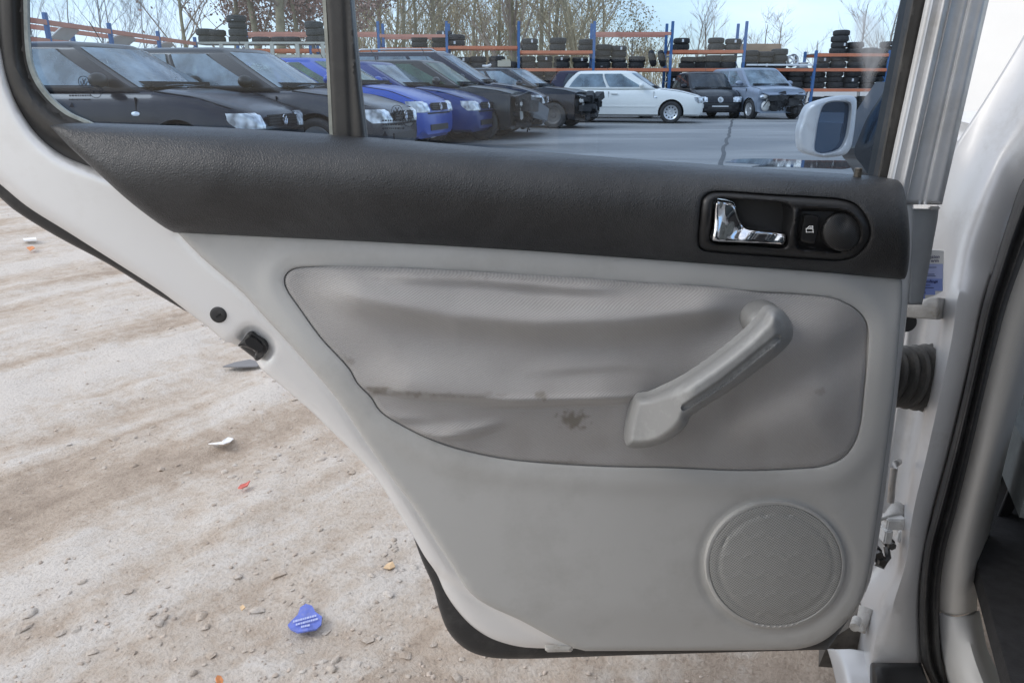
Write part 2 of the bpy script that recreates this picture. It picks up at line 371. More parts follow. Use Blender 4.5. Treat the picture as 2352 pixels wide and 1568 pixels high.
def ground_mat():
    m, t, p = nodes('muddy_gravel')
    g = N(t, 'ShaderNodeNewGeometry')
    mpn = N(t, 'ShaderNodeMapping'); mpn.vector_type = 'TEXTURE'; mpn.inputs['Rotation'].default_value = (0, 0, R(53)); mpn.inputs['Scale'].default_value = (4.2, .50, 1)
    t.links.new(g.outputs['Position'], mpn.inputs['Vector'])
    n1 = N(t, 'ShaderNodeTexNoise', Scale=1.5, Detail=8, Roughness=.62, Distortion=.5); t.links.new(mpn.outputs['Vector'], n1.inputs['Vector'])
    n2 = N(t, 'ShaderNodeTexNoise', Scale=22.0, Detail=9, Roughness=.7); t.links.new(g.outputs['Position'], n2.inputs['Vector'])
    n3 = N(t, 'ShaderNodeTexNoise', Scale=120.0, Detail=5, Roughness=.65); t.links.new(g.outputs['Position'], n3.inputs['Vector'])
    at = N(t, 'ShaderNodeAttribute', attribute_name='stain')
    s = N(t, 'ShaderNodeMath', operation='MULTIPLY_ADD'); t.links.new(n2.outputs['Fac'], s.inputs[0]); s.inputs[1].default_value = .42; t.links.new(n1.outputs['Fac'], s.inputs[2])
    s2 = N(t, 'ShaderNodeMath', operation='MULTIPLY_ADD'); t.links.new(at.outputs['Fac'], s2.inputs[0]); s2.inputs[1].default_value = .10; t.links.new(s.outputs[0], s2.inputs[2])
    r = N(t, 'ShaderNodeValToRGB'); e = r.color_ramp.elements
    e[0].position = .48; e[0].color = (.31, .25, .20, 1); e[1].position = .79; e[1].color = (.575, .538, .50, 1)
    k = e.new(.61); k.color = (.425, .352, .288, 1); k = e.new(.69); k.color = (.505, .446, .388, 1)
    t.links.new(s2.outputs[0], r.inputs['Fac'])
    r3 = N(t, 'ShaderNodeValToRGB'); r3.color_ramp.elements[0].position = .28; r3.color_ramp.elements[0].color = (.74, .72, .70, 1); r3.color_ramp.elements[1].position = .5; r3.color_ramp.elements[1].color = (1.03, 1.03, 1.03, 1)
    t.links.new(n3.outputs['Fac'], r3.inputs['Fac'])
    mu = N(t, 'ShaderNodeMix', data_type='RGBA', blend_type='MULTIPLY'); mu.inputs['Factor'].default_value = 1
    t.links.new(r.outputs['Color'], mu.inputs['A']); t.links.new(r3.outputs['Color'], mu.inputs['B']); t.links.new(mu.outputs['Result'], p.inputs['Base Color'])
    p.inputs['Roughness'].default_value = .85; p.inputs['Specular IOR Level'].default_value = .25
    ad = N(t, 'ShaderNodeMath', operation='ADD'); t.links.new(n2.outputs['Fac'], ad.inputs[0]); t.links.new(n3.outputs['Fac'], ad.inputs[1])
    b = N(t, 'ShaderNodeBump', Strength=.55, Distance=.014); t.links.new(ad.outputs[0], b.inputs['Height']); t.links.new(b.outputs['Normal'], p.inputs['Normal'])
    return m
M_GROUND = ground_mat()
def asphalt_mat():
    m, t, p = nodes('worn_asphalt')
    g = N(t, 'ShaderNodeNewGeometry')
    mpn = N(t, 'ShaderNodeMapping'); mpn.inputs['Rotation'].default_value = (0, 0, R(12)); mpn.inputs['Scale'].default_value = (.3, 1, 1); t.links.new(g.outputs['Position'], mpn.inputs['Vector'])
    n1 = N(t, 'ShaderNodeTexNoise', Scale=.55, Detail=8, Roughness=.6, Distortion=.4); t.links.new(mpn.outputs['Vector'], n1.inputs['Vector'])
    n2 = N(t, 'ShaderNodeTexNoise', Scale=60.0, Detail=4); t.links.new(g.outputs['Position'], n2.inputs['Vector'])
    r = N(t, 'ShaderNodeValToRGB'); e = r.color_ramp.elements; e[0].position = .36; e[0].color = (.10, .10, .10, 1); e[1].position = .62; e[1].color = (.33, .325, .315, 1)
    t.links.new(n1.outputs['Fac'], r.inputs['Fac'])
    mr = N(t, 'ShaderNodeMapRange'); mr.inputs['To Min'].default_value = .8; mr.inputs['To Max'].default_value = 1.2; t.links.new(n2.outputs['Fac'], mr.inputs['Value'])
    mu = N(t, 'ShaderNodeMix', data_type='RGBA', blend_type='MULTIPLY'); mu.inputs['Factor'].default_value = 1
    t.links.new(r.outputs['Color'], mu.inputs['A']); t.links.new(mr.outputs['Result'], mu.inputs['B']); t.links.new(mu.outputs['Result'], p.inputs['Base Color'])
    r2 = N(t, 'ShaderNodeMapRange'); r2.inputs['From Min'].default_value = .3; r2.inputs['From Max'].default_value = .6; r2.inputs['To Min'].default_value = .3; r2.inputs['To Max'].default_value = .75
    t.links.new(n1.outputs['Fac'], r2.inputs['Value']); t.links.new(r2.outputs[0], p.inputs['Roughness'])
    b = N(t, 'ShaderNodeBump', Strength=.3, Distance=.01); t.links.new(n2.outputs['Fac'], b.inputs['Height']); t.links.new(b.outputs['Normal'], p.inputs['Normal'])
    return m
M_ASPHALT = asphalt_mat()

# ------------------------------------------------------------------ ground
rs = np.random.RandomState(7)
_VN = {}
def vnoise(x, y, cell, seed):
    if seed not in _VN: _VN[seed] = np.random.RandomState(seed).rand(256, 256)
    G = _VN[seed]
    xi = np.floor(x / cell).astype(int); yi = np.floor(y / cell).astype(int)
    fx = x / cell - xi; fy = y / cell - yi; fx = fx * fx * (3 - 2 * fx); fy = fy * fy * (3 - 2 * fy)
    g = lambda a, b: G[a % 256, b % 256]
    return (g(xi, yi) * (1 - fx) + g(xi + 1, yi) * fx) * (1 - fy) + (g(xi, yi + 1) * (1 - fx) + g(xi + 1, yi + 1) * fx) * fy - .5
def relief(x, y):
    a = R(53); along = x * math.cos(a) + y * math.sin(a); across = -x * math.sin(a) + y * math.cos(a)
    across = across + .25 * vnoise(x, y, 1.3, 1)
    h = .024 * vnoise(along / 5, across, .32, 2) + .016 * vnoise(along / 2.5, across, .13, 3) + .010 * vnoise(x, y, .06, 4) + .013 * vnoise(x, y, .10, 6) * (vnoise(x, y, .7, 8) + .6) + .018 * vnoise(x, y, .5, 5)
    near = np.clip((8 - y) / 2, 0, 1) * np.clip((y + 2) / 1, 0, 1) * np.clip((6 - np.abs(x)) / 1, 0, 1)
    return h * near - .006
def axis(a, b, st, far):
    c = np.arange(a, b, st); k = np.array([1.5, 4, 10, 25, 60, 140, far]); return np.concatenate([(a - k)[::-1], c, b + k])
gxs = axis(-6, 2.5, .03, 500); gys = axis(.6, 7.6, .03, 500)
GX, GY = np.meshgrid(gxs, gys); GZ = relief(GX, GY)
nr, nc = GX.shape
idx = np.arange(nr * nc).reshape(nr, nc)
faces = np.stack([idx[:-1, :-1], idx[:-1, 1:], idx[1:, 1:], idx[1:, :-1]], -1).reshape(-1, 4)
me = bpy.data.meshes.new('ground'); me.from_pydata(np.stack([GX, GY, GZ], -1).reshape(-1, 3).tolist(), [], faces.tolist())
at = me.attributes.new('stain', 'FLOAT', 'POINT'); at.data.foreach_set('value', np.clip(GZ / .02 + .2, -1, 1).ravel().astype(np.float32))
g_o = fin('ground', me, M_GROUND, None, 180); tag(g_o, kind='structure')
# asphalt yard beyond the mud, with a ragged near edge
bm = bmesh.new(); NX = 120
xs_ = np.linspace(-70, 90, NX)
near_y = 7.6 + .5 * vnoise(xs_, xs_ * 0, 1.1, 9) + .06 * np.clip(xs_, -10, 10)
prev = None
ys_ = [0, .05, .2, .5, 1]
rows_v = []
for t_ in ys_:
    rows_v.append([bm.verts.new((xs_[i], near_y[i] + (44 - near_y[i]) * t_, .006)) for i in range(NX)])
for A, B in zip(rows_v, rows_v[1:]):
    for i in range(NX - 1): bm.faces.new((A[i], A[i + 1], B[i + 1], B[i]))
tag(bm_obj('asphalt_yard', bm, M_ASPHALT), kind='structure')
# crack line and puddle in the yard
def strip(bm, pts, w, z):
    L = []; 
    for i, p in enumerate(pts):
        a = Vector(pts[max(i - 1, 0)]); b = Vector(pts[min(i + 1, len(pts) - 1)]); d = (b - a).normalized(); n = Vector((-d.y, d.x))
        L.append((bm.verts.new((p[0] + n.x * w / 2, p[1] + n.y * w / 2, z)), bm.verts.new((p[0] - n.x * w / 2, p[1] - n.y * w / 2, z))))
    for (a, b), (c, d) in zip(L, L[1:]): bm.faces.new((a, b, d, c))
bm = bmesh.new(); rnd = random.Random(3)
g1 = ground_at(1650, 400); g2 = ground_at(1682, 275)
strip(bm, [(g1.x + (g2.x - g1.x) * t + rnd.uniform(-.03, .03), g1.y + (g2.y - g1.y) * t) for t in np.linspace(0, 1, 24)], .06, .010)
tag(bm_obj('asphalt_joint', bm, mat('crack_filler', (.09, .09, .09), .7, 0, .2)), kind='structure')
bm = bmesh.new(); c = ground_at(1840, 377)
pv = [bm.verts.new((c.x + math.cos(a) * (.95 + .25 * math.sin(3 * a + 1) + .1 * math.sin(7 * a)), c.y + math.sin(a) * (.62 + .14 * math.sin(4 * a)), .0095)) for a in np.linspace(0, 2 * math.pi, 40)[:-1]]
bm.faces.new(pv)
M_WATER = mat('puddle_water', (.06, .065, .07), .04, 0, .1, 3, spec=.6)
tag(bm_obj('puddle', bm, M_WATER), kind='structure')

# loose gravel and clods in the mud
bm = bmesh.new(); bmesh.ops.create_icosphere(bm, subdivisions=1, radius=1)
IV = np.array([v.co[:] for v in bm.verts]); IF = np.array([[v.index for v in f.verts] for f in bm.faces]); bm.free()
def scatter(name, n, pos, size, m, label, cat, seed, flat=(.4, .75), kind='stuff'):
    r = np.random.RandomState(seed); X, Y = pos(r, n); s = size(r, n, X, Y)
    Z = relief(X, Y) + s * .12
    sc = np.stack([s * r.uniform(.8, 1.6, n), s * r.uniform(.8, 1.2, n), s * r.uniform(*flat, n)], -1)
    V = IV[None] * (1 + r.uniform(-.28, .28, (n, len(IV), 1))) * sc[:, None]
    a = r.uniform(0, 6.3, n); ca, sa = np.cos(a)[:, None], np.sin(a)[:, None]
    V = np.stack([V[..., 0] * ca - V[..., 1] * sa, V[..., 0] * sa + V[..., 1] * ca, V[..., 2]], -1) + np.stack([X, Y, Z], -1)[:, None]
    Fs = (IF[None] + (np.arange(n) * len(IV))[:, None, None]).reshape(-1, 3)
    o = mesh_obj(name, [], [], None, None, 0) if False else None
    me = bpy.data.meshes.new(name); me.from_pydata(V.reshape(-1, 3).tolist(), [], Fs.tolist())
    return tag(fin(name, me, m, None, 60), label, cat, None, kind)
def near_pos(r, n):
    Y = .98 + 5.6 * r.rand(n) ** 1.9; X = r.uniform(-1, 1, n) * (.80 * Y + .25) ; X = np.where(X > .35 + .0 * Y, X - 1.2, X); return X, Y
def clod_pos(r, n):
    c = r.randint(0, 34, n); cr_ = np.random.RandomState(4); cy_ = 1.05 + 3.2 * cr_.rand(34) ** 1.6; cx_ = cr_.uniform(-1, .15, 34) * (.62 * cy_ + .2)
    return cx_[c] + r.normal(0, .10, n), cy_[c] + r.normal(0, .07, n)
scatter('mud_clods', 520, clod_pos, lambda r, n, X, Y: (.003 + .008 * r.rand(n) ** 2) * (1 + .08 * Y), M_GROUND, 'small clods of the same mud crumbled along the wheel ruts', 'mud', 12, (.3, .55))
scatter('gravel', 1900, near_pos, lambda r, n, X, Y: (.0012 + .0032 * r.rand(n) ** 2.5) * (1 + .10 * Y), mat('gravel_stone', (.45, .385, .33), .9, 0, .25, 40, .4, 300, detail=2), 'loose gravel and mud crumbs strewn over the churned ground', 'gravel', 11)

# ================================================================== the silver car and its open rear door
HINGE = Vector((.50, .90, 0)); CAR_AZ = R(23)
CAR = empty('silver_car', HINGE, 0, 'silver car with its rear door swung open towards the yard, filling the foreground', 'car')
F_ = Vector((math.sin(CAR_AZ), math.cos(CAR_AZ), 0)); R_ = Vector((math.cos(CAR_AZ), -math.sin(CAR_AZ), 0))
def CF(a, b, z): return HINGE + F_ * a + R_ * b + Vector((0, 0, z))      # a forward of the hinge, b inboard, z up

# --- traced outlines of the door's pieces (each then gets its own height and thickness on the door's plane)
TRIM = np.array(list(cr([(409, 535), (462, 590), (556, 671), (609, 729), (703, 832), (778, 921), (844, 1019), (900, 1097), (951, 1164), (993, 1229), (1037, 1297), (1066, 1343), (1084, 1364), (1118, 1388), (1196, 1424), (1274, 1466), (1321, 1488)], False, 4)) +
                list(cr([(1345, 1494), (1600, 1493), (1800, 1491), (1837, 1489), (1889, 1472), (1940, 1430), (1973, 1388), (1992, 1332), (2016, 1182), (2035, 1041), (2054, 895), (2066, 760), (2072, 690), (2072, 646)], False, 4)) +
                list(cr([(2068, 636), (1650, 604), (1200, 570), (800, 546), (415, 527)], False, 4)))
INSERT = cr([(654, 645), (659, 629), (675, 618), (700, 614), (800, 616), (988, 623), (1238, 637), (1488, 653), (1706, 669), (1863, 679), (1925, 690), (1969, 714), (1991, 745), (1993, 801), (1984, 895), (1975, 976), (1963, 1014), (1938, 1048), (1894, 1068), (1831, 1075), (1694, 1079), (1550, 1073), (1394, 1070), (1238, 1061), (1150, 1051), (1050, 1029), (988, 1007), (913, 970), (872, 941), (853, 912), (822, 880), (802, 846), (738, 776), (688, 707), (659, 664)], True, 4)
BANDTOP = [(113, 289), (150, 284), (200, 286), (500, 297), (850, 320), (1200, 350), (1600, 380), (1950, 405), (2045, 411)]
BANDBOT = [(2070, 641), (1650, 612), (1200, 580), (800, 556), (417, 536)]
BAND = np.array(list(cr(BANDTOP, False, 4)) + list(cr([(2062, 414), (2072, 424), (2080, 450), (2087, 500), (2090, 560), (2088, 600), (2083, 630), (2078, 640)], False, 4)) + list(cr(BANDBOT, False, 4)) +
                list(cr([(400, 534), (380, 524), (300, 465), (220, 393), (160, 338)], False, 4)))
BEZEL = cr([(1603, 550), (1606, 510), (1609, 477), (1614, 455), (1632, 442), (1661, 440), (1766, 447), (1870, 453), (1937, 459), (1966, 470), (1984, 490), (1997, 516), (1999, 539), (1990, 563), (1974, 581), (1953, 593), (1927, 598), (1896, 597), (1766, 588), (1635, 578), (1615, 574), (1606, 566)], True, 4)
POCKET = cr([(1631, 550), (1634, 520), (1636, 492), (1640, 462), (1650, 456), (1713, 459), (1805, 468), (1818, 478), (1820, 498), (1815, 529), (1809, 560), (1800, 569), (1713, 563), (1640, 559)], True, 4)
RECESS = cr([(1826, 562), (1831, 486), (1840, 477), (1857, 476), (1922, 479), (1953, 487), (1974, 508), (1980, 529), (1977, 550), (1958, 571), (1930, 581), (1870, 577), (1833, 573)], True, 4)
def bandt(x, y):
    T = np.array(BANDTOP); B = np.array(BANDBOT[::-1])
    yt = np.interp(x, T[:, 0], T[:, 1]); yb = np.interp(x, B[:, 0], B[:, 1])
    return np.clip((y - yt) / (yb - yt), 0, 1)
def bandw(x, y):
    t = bandt(x, y)
    taper = ss(60, 520, x) * .45 + .55
    return .008 + .052 * taper * np.sin(np.pi * (.05 + .88 * t ** .80)) ** .9
def trimw(x, y):
    top = .010 + .024 * ss(520, 860, y)
    w = top + .006 * np.sin((x - 400) / 1600 * np.pi)
    di = segdist(x, y, INSERT); ins = inside(x, y, INSERT)
    lip = .003 * np.exp(-((di - 34) / 26) ** 2)                  # soft swelling round the cloth
    w = w + np.where(ins, 0, lip)
    rr = np.hypot((x - 1781) / 162, (y - 1297) / 147)
    w = w - .002 * np.exp(-((rr - 1.06) / .06) ** 2)            # dished round the loudspeaker
    w = w - .008 * ss(1380, 1500, y)                              # tucks under at the bottom
    w = w - .010 * ss(1900, 2080, x)
    return w
# --- painted door shell
PAINT_IN = cr([(-40, -420), (-40, -60), (-25, 20), (0, 97), (20, 187), (43, 247), (77, 300), (110, 333), (150, 360), (207, 383), (262, 402)], False, 4)
SHELL = np.array([(-240, -520), (-240, 200)] + list(cr([(-140, 310), (0, 423), (62, 474), (156, 533), (281, 612), (372, 671), (431, 716)], False, 5)) +
                 [(480, 753), (508, 777), (520, 786), (533, 788), (546, 795), (553, 797), (562, 790), (588, 809), (584, 820), (588, 829), (600, 847)] +
                 list(cr([(603, 850), (703, 934), (752, 980), (857, 1088), (907, 1164), (949, 1231), (975, 1276), (1003, 1317), (1022, 1359), (1048, 1398), (1081, 1434), (1120, 1461), (1162, 1477), (1209, 1486), (1300, 1488)], False, 4)) +
                 [(1800, 1486), (1880, 1470), (1930, 1436)] +
                 list(cr([(1975, 1385), (1998, 1335), (2024, 1200), (2046, 1041), (2068, 850), (2085, 700), (2096, 551), (2099, 440)], False, 4)) +
                 [(2085, 425), (2040, 440), (1900, 470), (1000, 430), (420, 440)] + list(PAINT_IN[::-1]))
LATCH = cr([(546, 794), (555, 784), (567, 767), (577, 765), (590, 772), (609, 788), (614, 799), (609, 813), (590, 829), (583, 821), (588, 809), (560, 796)], True, 3)
LATCH_POCKET = np.array([(538, 790), (556, 766), (572, 754), (590, 757), (612, 775), (628, 796), (622, 822), (604, 846)])
def shellw(x, y, d):
    w = -.010 + fillet(d, 26, .012)
    dl = segdist(x, y, LATCH); w = w - .010 * np.exp(-(dl / 13) ** 2) * (np.abs(x - 585) < 70)
    de = segdist(x, y, TRIM); w = w - .002 * np.exp(-(de / 9) ** 2)
    # pressed step across the lower rear corner
    k = (y - 1310) - (x - 1000) * .62
    w = w - .010 * ss(-14, 10, k) * (x > 950) * (y > 1230)
    return w
DOORO = fill('rear_door', SHELL, 9, shellw, M_SILVER, CAR, thick=.03)
D = DOORO
# window-frame upright at the front of the door: pressed section with ridge, flute and seal channel
rows = []
for y in (-520, -260, -20, 100, 200, 300, 400, 470):
    xi = 2136 - 89 * (y / 407); xo = np.interp(y, [-520, 0, 340, 470], [2392, 2272, 2194, 2164]); wd = xo - xi
    rows.append([(xi + wd * f, y, h) for f, h in ((0, -.014), (.03, -.004), (.16, -.005), (.21, -.001), (.26, .001), (.32, -.003), (.40, -.010), (.54, -.011), (.61, -.0105), (.65, -.0125), (.69, -.0105), (.82, -.011), (.93, -.012), (1, -.022))])
loft('window_frame', rows, M_SILVER_SHADE, D, thick=.012, fn=lambda x, y, w: DOOR.P(x, y, w), sub=3)
rows = [[(xi, y, h) for xi, h in ((2160 - 76 * (y / 430), -.022), (2158 - 76 * (y / 430) + 5, -.016), (2170 - 76 * (y / 430), -.020))] for y in (430, 460, 500, 560, 620, 690)]
loft('hinge_edge_seal', [[(np.interp(y, [430, 700], [2098, 2089]) , y, -.020), (np.interp(y, [430, 490, 700], [2150, 2148, 2112]), y, -.03), (np.interp(y, [430, 490, 700], [2158, 2156, 2118]), y, -.045)] for y in (480, 500, 540, 580, 640, 700)], mat('grey_body_seal', (.30, .31, .32), .6, 0, .1, 20), D, thick=.004, fn=lambda x, y, w: DOOR.P(x, y, w))
bm = bmesh.new()
for (px, py) in ((2148, 466), (2146, 478)):
    box(bm, v3(DOOR.P(px, py, -.010)), (.012, .006, .004), None, .0015)
bm_obj('seal_clip', bm, M_METAL, D)
# outer rubber edge behind the paint
EDGE = np.array(list(cr([(-240, 222), (-140, 340), (0, 454), (31, 481), (125, 540), (250, 607), (353, 671), (424, 713)], False, 4)) + [(470, 735), (620, 850), (800, 1000), (900, 1120)] +
                list(cr([(949, 1231), (969, 1286), (995, 1346), (1009, 1398), (1027, 1445), (1050, 1474), (1081, 1496), (1126, 1509), (1196, 1512), (1300, 1509), (1470, 1503), (1900, 1491)], False, 4)) + [(1950, 1420), (1900, 1300), (1300, 1300), (800, 800), (300, 500), (-240, 100)])
fill('edge_rubber', EDGE, 14, lambda x, y, d: -.046 + fillet(d, 20, .012), M_BLACKRUB, D, thick=.01)
# black window trim, glass, divider
GLASS_L = cr([(53, -420), (53, -40), (54, 30), (56, 90), (63, 147), (80, 190), (110, 230), (150, 263), (190, 281), (230, 300), (300, 330)], False, 4)
ring = np.array(list(cr([(-60, -440), (-60, -60), (-40, 30), (-14, 110), (8, 196), (30, 255), (66, 312), (100, 345), (142, 374), (200, 395), (262, 412)], False, 4)) + [(330, 420)] + list(GLASS_L[::-1]))
def ringw(x, y, d):
    a = segdist(x, y, GLASS_L, False); return -.026 + .012 * ss(4, 30, a) - .008 * ss(46, 70, a)
fill('window_trim', ring, 8, ringw, M_BLKFRAME, D, thick=.012)
fill('quarter_seal', np.array(list(GLASS_L) + list((GLASS_L + np.array([9, -4]))[::-1])), 6, lambda x, y, d: -.024 + 0 * d, mat('pale_glue', (.34, .37, .35), .6, 0, .4, 50), D, thick=.004)
fill('run_channel', np.array([(2009, 425), (2093, -10), (2180, -430), (2224, -430), (2136, -10), (2050, 425)]), 10, lambda x, y, d: -.018 + fillet(d, 12, .007), M_BLKFRAME, D, thick=.02)
fill('divider_bar', np.array(list(cr([(690, -430), (747, 0), (756, 160), (764, 325)], False, 4)) + [(842, 330)] + list(cr([(840, 320), (826, 200), (808, 0), (800, -100), (770, -430)], False, 4))), 6,
     lambda x, y, d: -.020 + fillet(d, 10, .008) - .003 * np.exp(-((x - (795 + y * .045)) / 7.0) ** 2), M_BLKFRAME, D, thick=.02)
fill('divider_lip', np.array([(742, -40), (748, 0), (757, 160), (765, 322), (757, 322), (750, 160), (740, 0), (736, -40)]), 6, lambda x, y, d: -.024 + 0 * d, mat('pale_lip', (.33, .34, .30), .5, 0, .3, 40), D, thick=.004)
def pane(name, poly):
    P = DOOR.P(np.array([p[0] for p in poly]), np.array([p[1] for p in poly]), -.032)
    return mesh_obj(name, P, [tuple(range(len(poly)))], M_GLASS, D, 0)
QG = pane('quarter_glass', [(20, -440), (20, 60), (30, 160), (60, 230), (110, 290), (160, 330), (230, 350), (790, 360), (775, 0), (730, -440)])
WG = pane('window_glass', [(733, -440), (778, 0), (793, 360), (1980, 460), (2030, 440), (2120, -10), (2200, -440)])
sm = cr([(1955, 30), (1990, 20), (2030, 40), (2050, 90), (2040, 140), (2010, 190), (2000, 250), (1985, 262), (1975, 230), (1975, 180), (1962, 130), (1948, 80)], True, 4)
def smear_mat():
    m = bpy.data.materials.new('dried_smear'); m.use_nodes = True; t = m.node_tree; t.nodes.clear()
    o = N(t, 'ShaderNodeOutputMaterial'); tr = N(t, 'ShaderNodeBsdfTransparent'); df = N(t, 'ShaderNodeBsdfDiffuse'); df.inputs['Color'].default_value = (.8, .82, .85, 1)
    g = N(t, 'ShaderNodeNewGeometry'); mpn = N(t, 'ShaderNodeMapping'); mpn.inputs['Scale'].default_value = (1, 1, .3); n1 = N(t, 'ShaderNodeTexNoise', Scale=55.0, Detail=6, Roughness=.6)
    t.links.new(g.outputs['Position'], mpn.inputs['Vector']); t.links.new(mpn.outputs['Vector'], n1.inputs['Vector'])
    at = N(t, 'ShaderNodeAttribute', attribute_name='stain'); mu = N(t, 'ShaderNodeMath', operation='MULTIPLY'); t.links.new(at.outputs['Fac'], mu.inputs[0]); t.links.new(n1.outputs['Fac'], mu.inputs[1])
    ms = N(t, 'ShaderNodeMixShader'); t.links.new(mu.outputs[0], ms.inputs['Fac']); t.links.new(tr.outputs[0], ms.inputs[1]); t.links.new(df.outputs[0], ms.inputs[2]); t.links.new(ms.outputs[0], o.inputs['Surface']); return m
fill('glass_smear', sm, 6, lambda x, y, d: -.0312 + 0 * d, smear_mat(), D, thick=0, attr=lambda x, y: .75 * ss(0, 26, segdist(x, y, sm)), smooth=0)
# window-heater free marks etched in the lower corners: roundel, rows of small print, triangle
def etch(px, py, s, parent, n=3):
    bm = bmesh.new()
    def at_(x, y): return v3(DOOR.P(px + x * s, py + y * s, -.0305))
    q = at_(0, 0)
    ctr = Matrix.Translation(q) @ Matrix.Rotation(R(90), 4, 'X')
    lathe(bm, [(.0056 * s, 0), (.0062 * s, 0), (.0062 * s, .0002), (.0056 * s, .0002)], 20, ctr, True)
    def bar(a, b, wd=.0009):
        A, B = at_(*a), at_(*b); d = B - A
        box(bm, (A + B) / 2, (d.length, .0002, wd * s), Matrix.Rotation(-math.atan2(d.z, d.x), 3, 'Y'))
    for a, b in (((-4, -8), (0, 0)), ((0, 0), (4, -8)), ((-8, -2), (-4, 8)), ((-4, 8), (0, 0)), ((0, 0), (4, 8)), ((4, 8), (8, -2))): bar(a, b)
    rr = random.Random(int(px))
    for k in range(n):
        x = -34.0
        while x < 14: w_ = rr.uniform(2, 5.5); bar((x, 22 + k * 9), (x + w_, 22 + k * 9), .0016); x += w_ + 1.8
    q2 = at_(26, 22); lathe(bm, [(.0060 * s, 0), (.0066 * s, 0), (.0066 * s, .0002), (.0060 * s, .0002)], 20, Matrix.Translation(q2) @ Matrix.Rotation(R(90), 4, 'X'), True)
    v = [bm.verts.new(at_(*c_)) for c_ in ((-34, 58), (-22, 58), (-28, 46))]; bm.faces.new(v)
    o = bm_obj('glass_marking', bm, M_ETCH, parent, 0)
    text_mesh('glass_print', '43R', .0065 * s, q2 + Vector((0, -.0004, -.0022 * s)), M_ETCH, parent, 90, 0, 'CENTER', .0001)
etch(193, 189, 1.0, QG); etch(912, 255, 1.0, WG)
# --- trim panel, cloth, loudspeaker
def trim_surface(x, y, d):
    di = segdist(x, y, INSERT); do = segdist(x, y, TRIM)
    return trimw(x, y) + fillet(do, 11, .007) + fillet(di, 6, .004)
fill('trim_panel', TRIM, 8, trim_surface, M_GREYTRIM, D, holes=[INSERT], thick=.014)
def gl(x, y, line, up, down, amp):           # a crease: steep below the line, gentle above
    L = np.array(line, float); L = L * .625 + np.array([612.5, 551.2])
    yl = np.interp(x, L[:, 0], L[:, 1]); ext = ss(L[0, 0] - 40, L[0, 0] + 110, x) * (1 - ss(L[-1, 0] - 120, L[-1, 0] + 40, x))
    q = y - yl
    return amp * ext * np.where(q < 0, np.exp(-(q / up) ** 2), np.exp(-(q / down) ** 2))
def clothw(x, y, d):
    w = trimw(x, y) + .0015 + fillet(d, 10, .006) + .010 * ss(0, 120, d)
    w = w + gl(x, y, [(180, 160), (460, 225), (700, 270), (1000, 290), (1300, 285), (1600, 250), (1780, 225)], 66, 42, .031)
    w = w + gl(x, y, [(380, 125), (600, 135), (800, 140), (1100, 165), (1350, 176)], 18, 20, .016)
    w = w - gl(x, y, [(800, 190), (1100, 222), (1400, 240), (1600, 220)], 18, 14, .003)
    w = w + gl(x, y, [(360, 530), (500, 556), (700, 572), (900, 582), (1300, 574), (1400, 560)], 58, 10, .016)
    w = w + gl(x, y, [(760, 606), (1000, 601), (1300, 588), (1400, 570)], 14, 5, .009)
    w = w + gl(x, y, [(400, 636), (480, 655), (580, 662)], 14, 6, .011)
    w = w + gl(x, y, [(510, 704), (640, 722), (760, 712), (860, 684)], 18, 7, .012)
    w = w + gl(x, y, [(640, 690), (740, 694), (850, 672)], 11, 6, .008)
    w = w + gl(x, y, [(330, 545), (400, 600), (470, 640)], 10, 6, .003)
    q = (y - 820) + (x - 1700) * .55                                   # slack drag line to the right of the handle
    w = w + .007 * np.exp(-(q / 70) ** 2) * ss(1560, 1700, x)
    w = w - .006 * np.exp(-((q - 130) / 50) ** 2) * ss(1560, 1700, x)
    w = w + .0022 * np.sin(x / 90 + y / 41) * ss(0, 80, d) * ss(930, 830, y)
    w = w + gl(x, y, [(950, 480), (1100, 470), (1300, 455), (1450, 470)], 26, 14, .005)
    return w
def clothstain(x, y):
    def blob(cx, cy, rx, ry, a):
        n = vnoise(x, y, 9, 21) + .7 * vnoise(x, y, 4, 22) + .5 * vnoise(x, y, 20, 23)
        return a * ss(1.15, .35, np.hypot((x - cx) / rx, (y - cy) / ry) + n * .9)
    s = blob(1318, 963, 38, 20, .62) + blob(1338, 982, 16, 6, .4) + blob(1243, 909, 14, 12, .5) + blob(868, 893, 34, 7, .55) + blob(800, 828, 16, 16, .3) + blob(1060, 907, 120, 6, .28) + blob(1280, 1063, 60, 7, .3) + blob(1887, 897, 16, 10, .3) + blob(1000, 640, 200, 5, .16) + blob(905, 905, 90, 6, .3)
    return np.clip(s + .10 * ss(.1, .5, vnoise(x, y, 60, 24)) * ss(860, 900, y), 0, .9)
CLOTH = fill('cloth_insert', INSERT, 5, clothw, M_FABRIC, D, thick=.010, attr=clothstain, smooth=180)
C0 = (1781, 1297)
def ell(rx, ry, n=72, cx=C0[0], cy=C0[1]): a = np.linspace(0, 2 * np.pi, n, endpoint=False); return np.stack([cx + rx * np.cos(a), cy + ry * np.sin(a)], -1)
def base_c(x, y): return trimw(np.array([1781.]), np.array([1440.]))[0] * 0 + trimw(x, y)
fill('speaker_ring', ell(162, 147), 7, lambda x, y, d: base_c(x, y) + .0018 * np.sin(np.pi * np.clip(segdist(x, y, ell(162, 147)) / 10, 0, 1)) + .003, M_GREYTRIM, D, holes=[ell(152, 138)], thick=.012)
def hexd(x, y, s):
    a = x / s; b = y / s; best1 = np.full(x.shape, 9.); best2 = np.full(x.shape, 9.)
    for ox, oy in ((0, 0), (.5, .866)):
        dx = (a - ox + .5) % 1 - .5; dy = (b - oy + .866) % 1.732 - .866
        q = np.hypot(dx, dy); m_ = q < best1; best2 = np.where(m_, best1, np.minimum(best2, q)); best1 = np.minimum(best1, q)
    for ox in (-1, 1):
        pass
    return best2 - best1
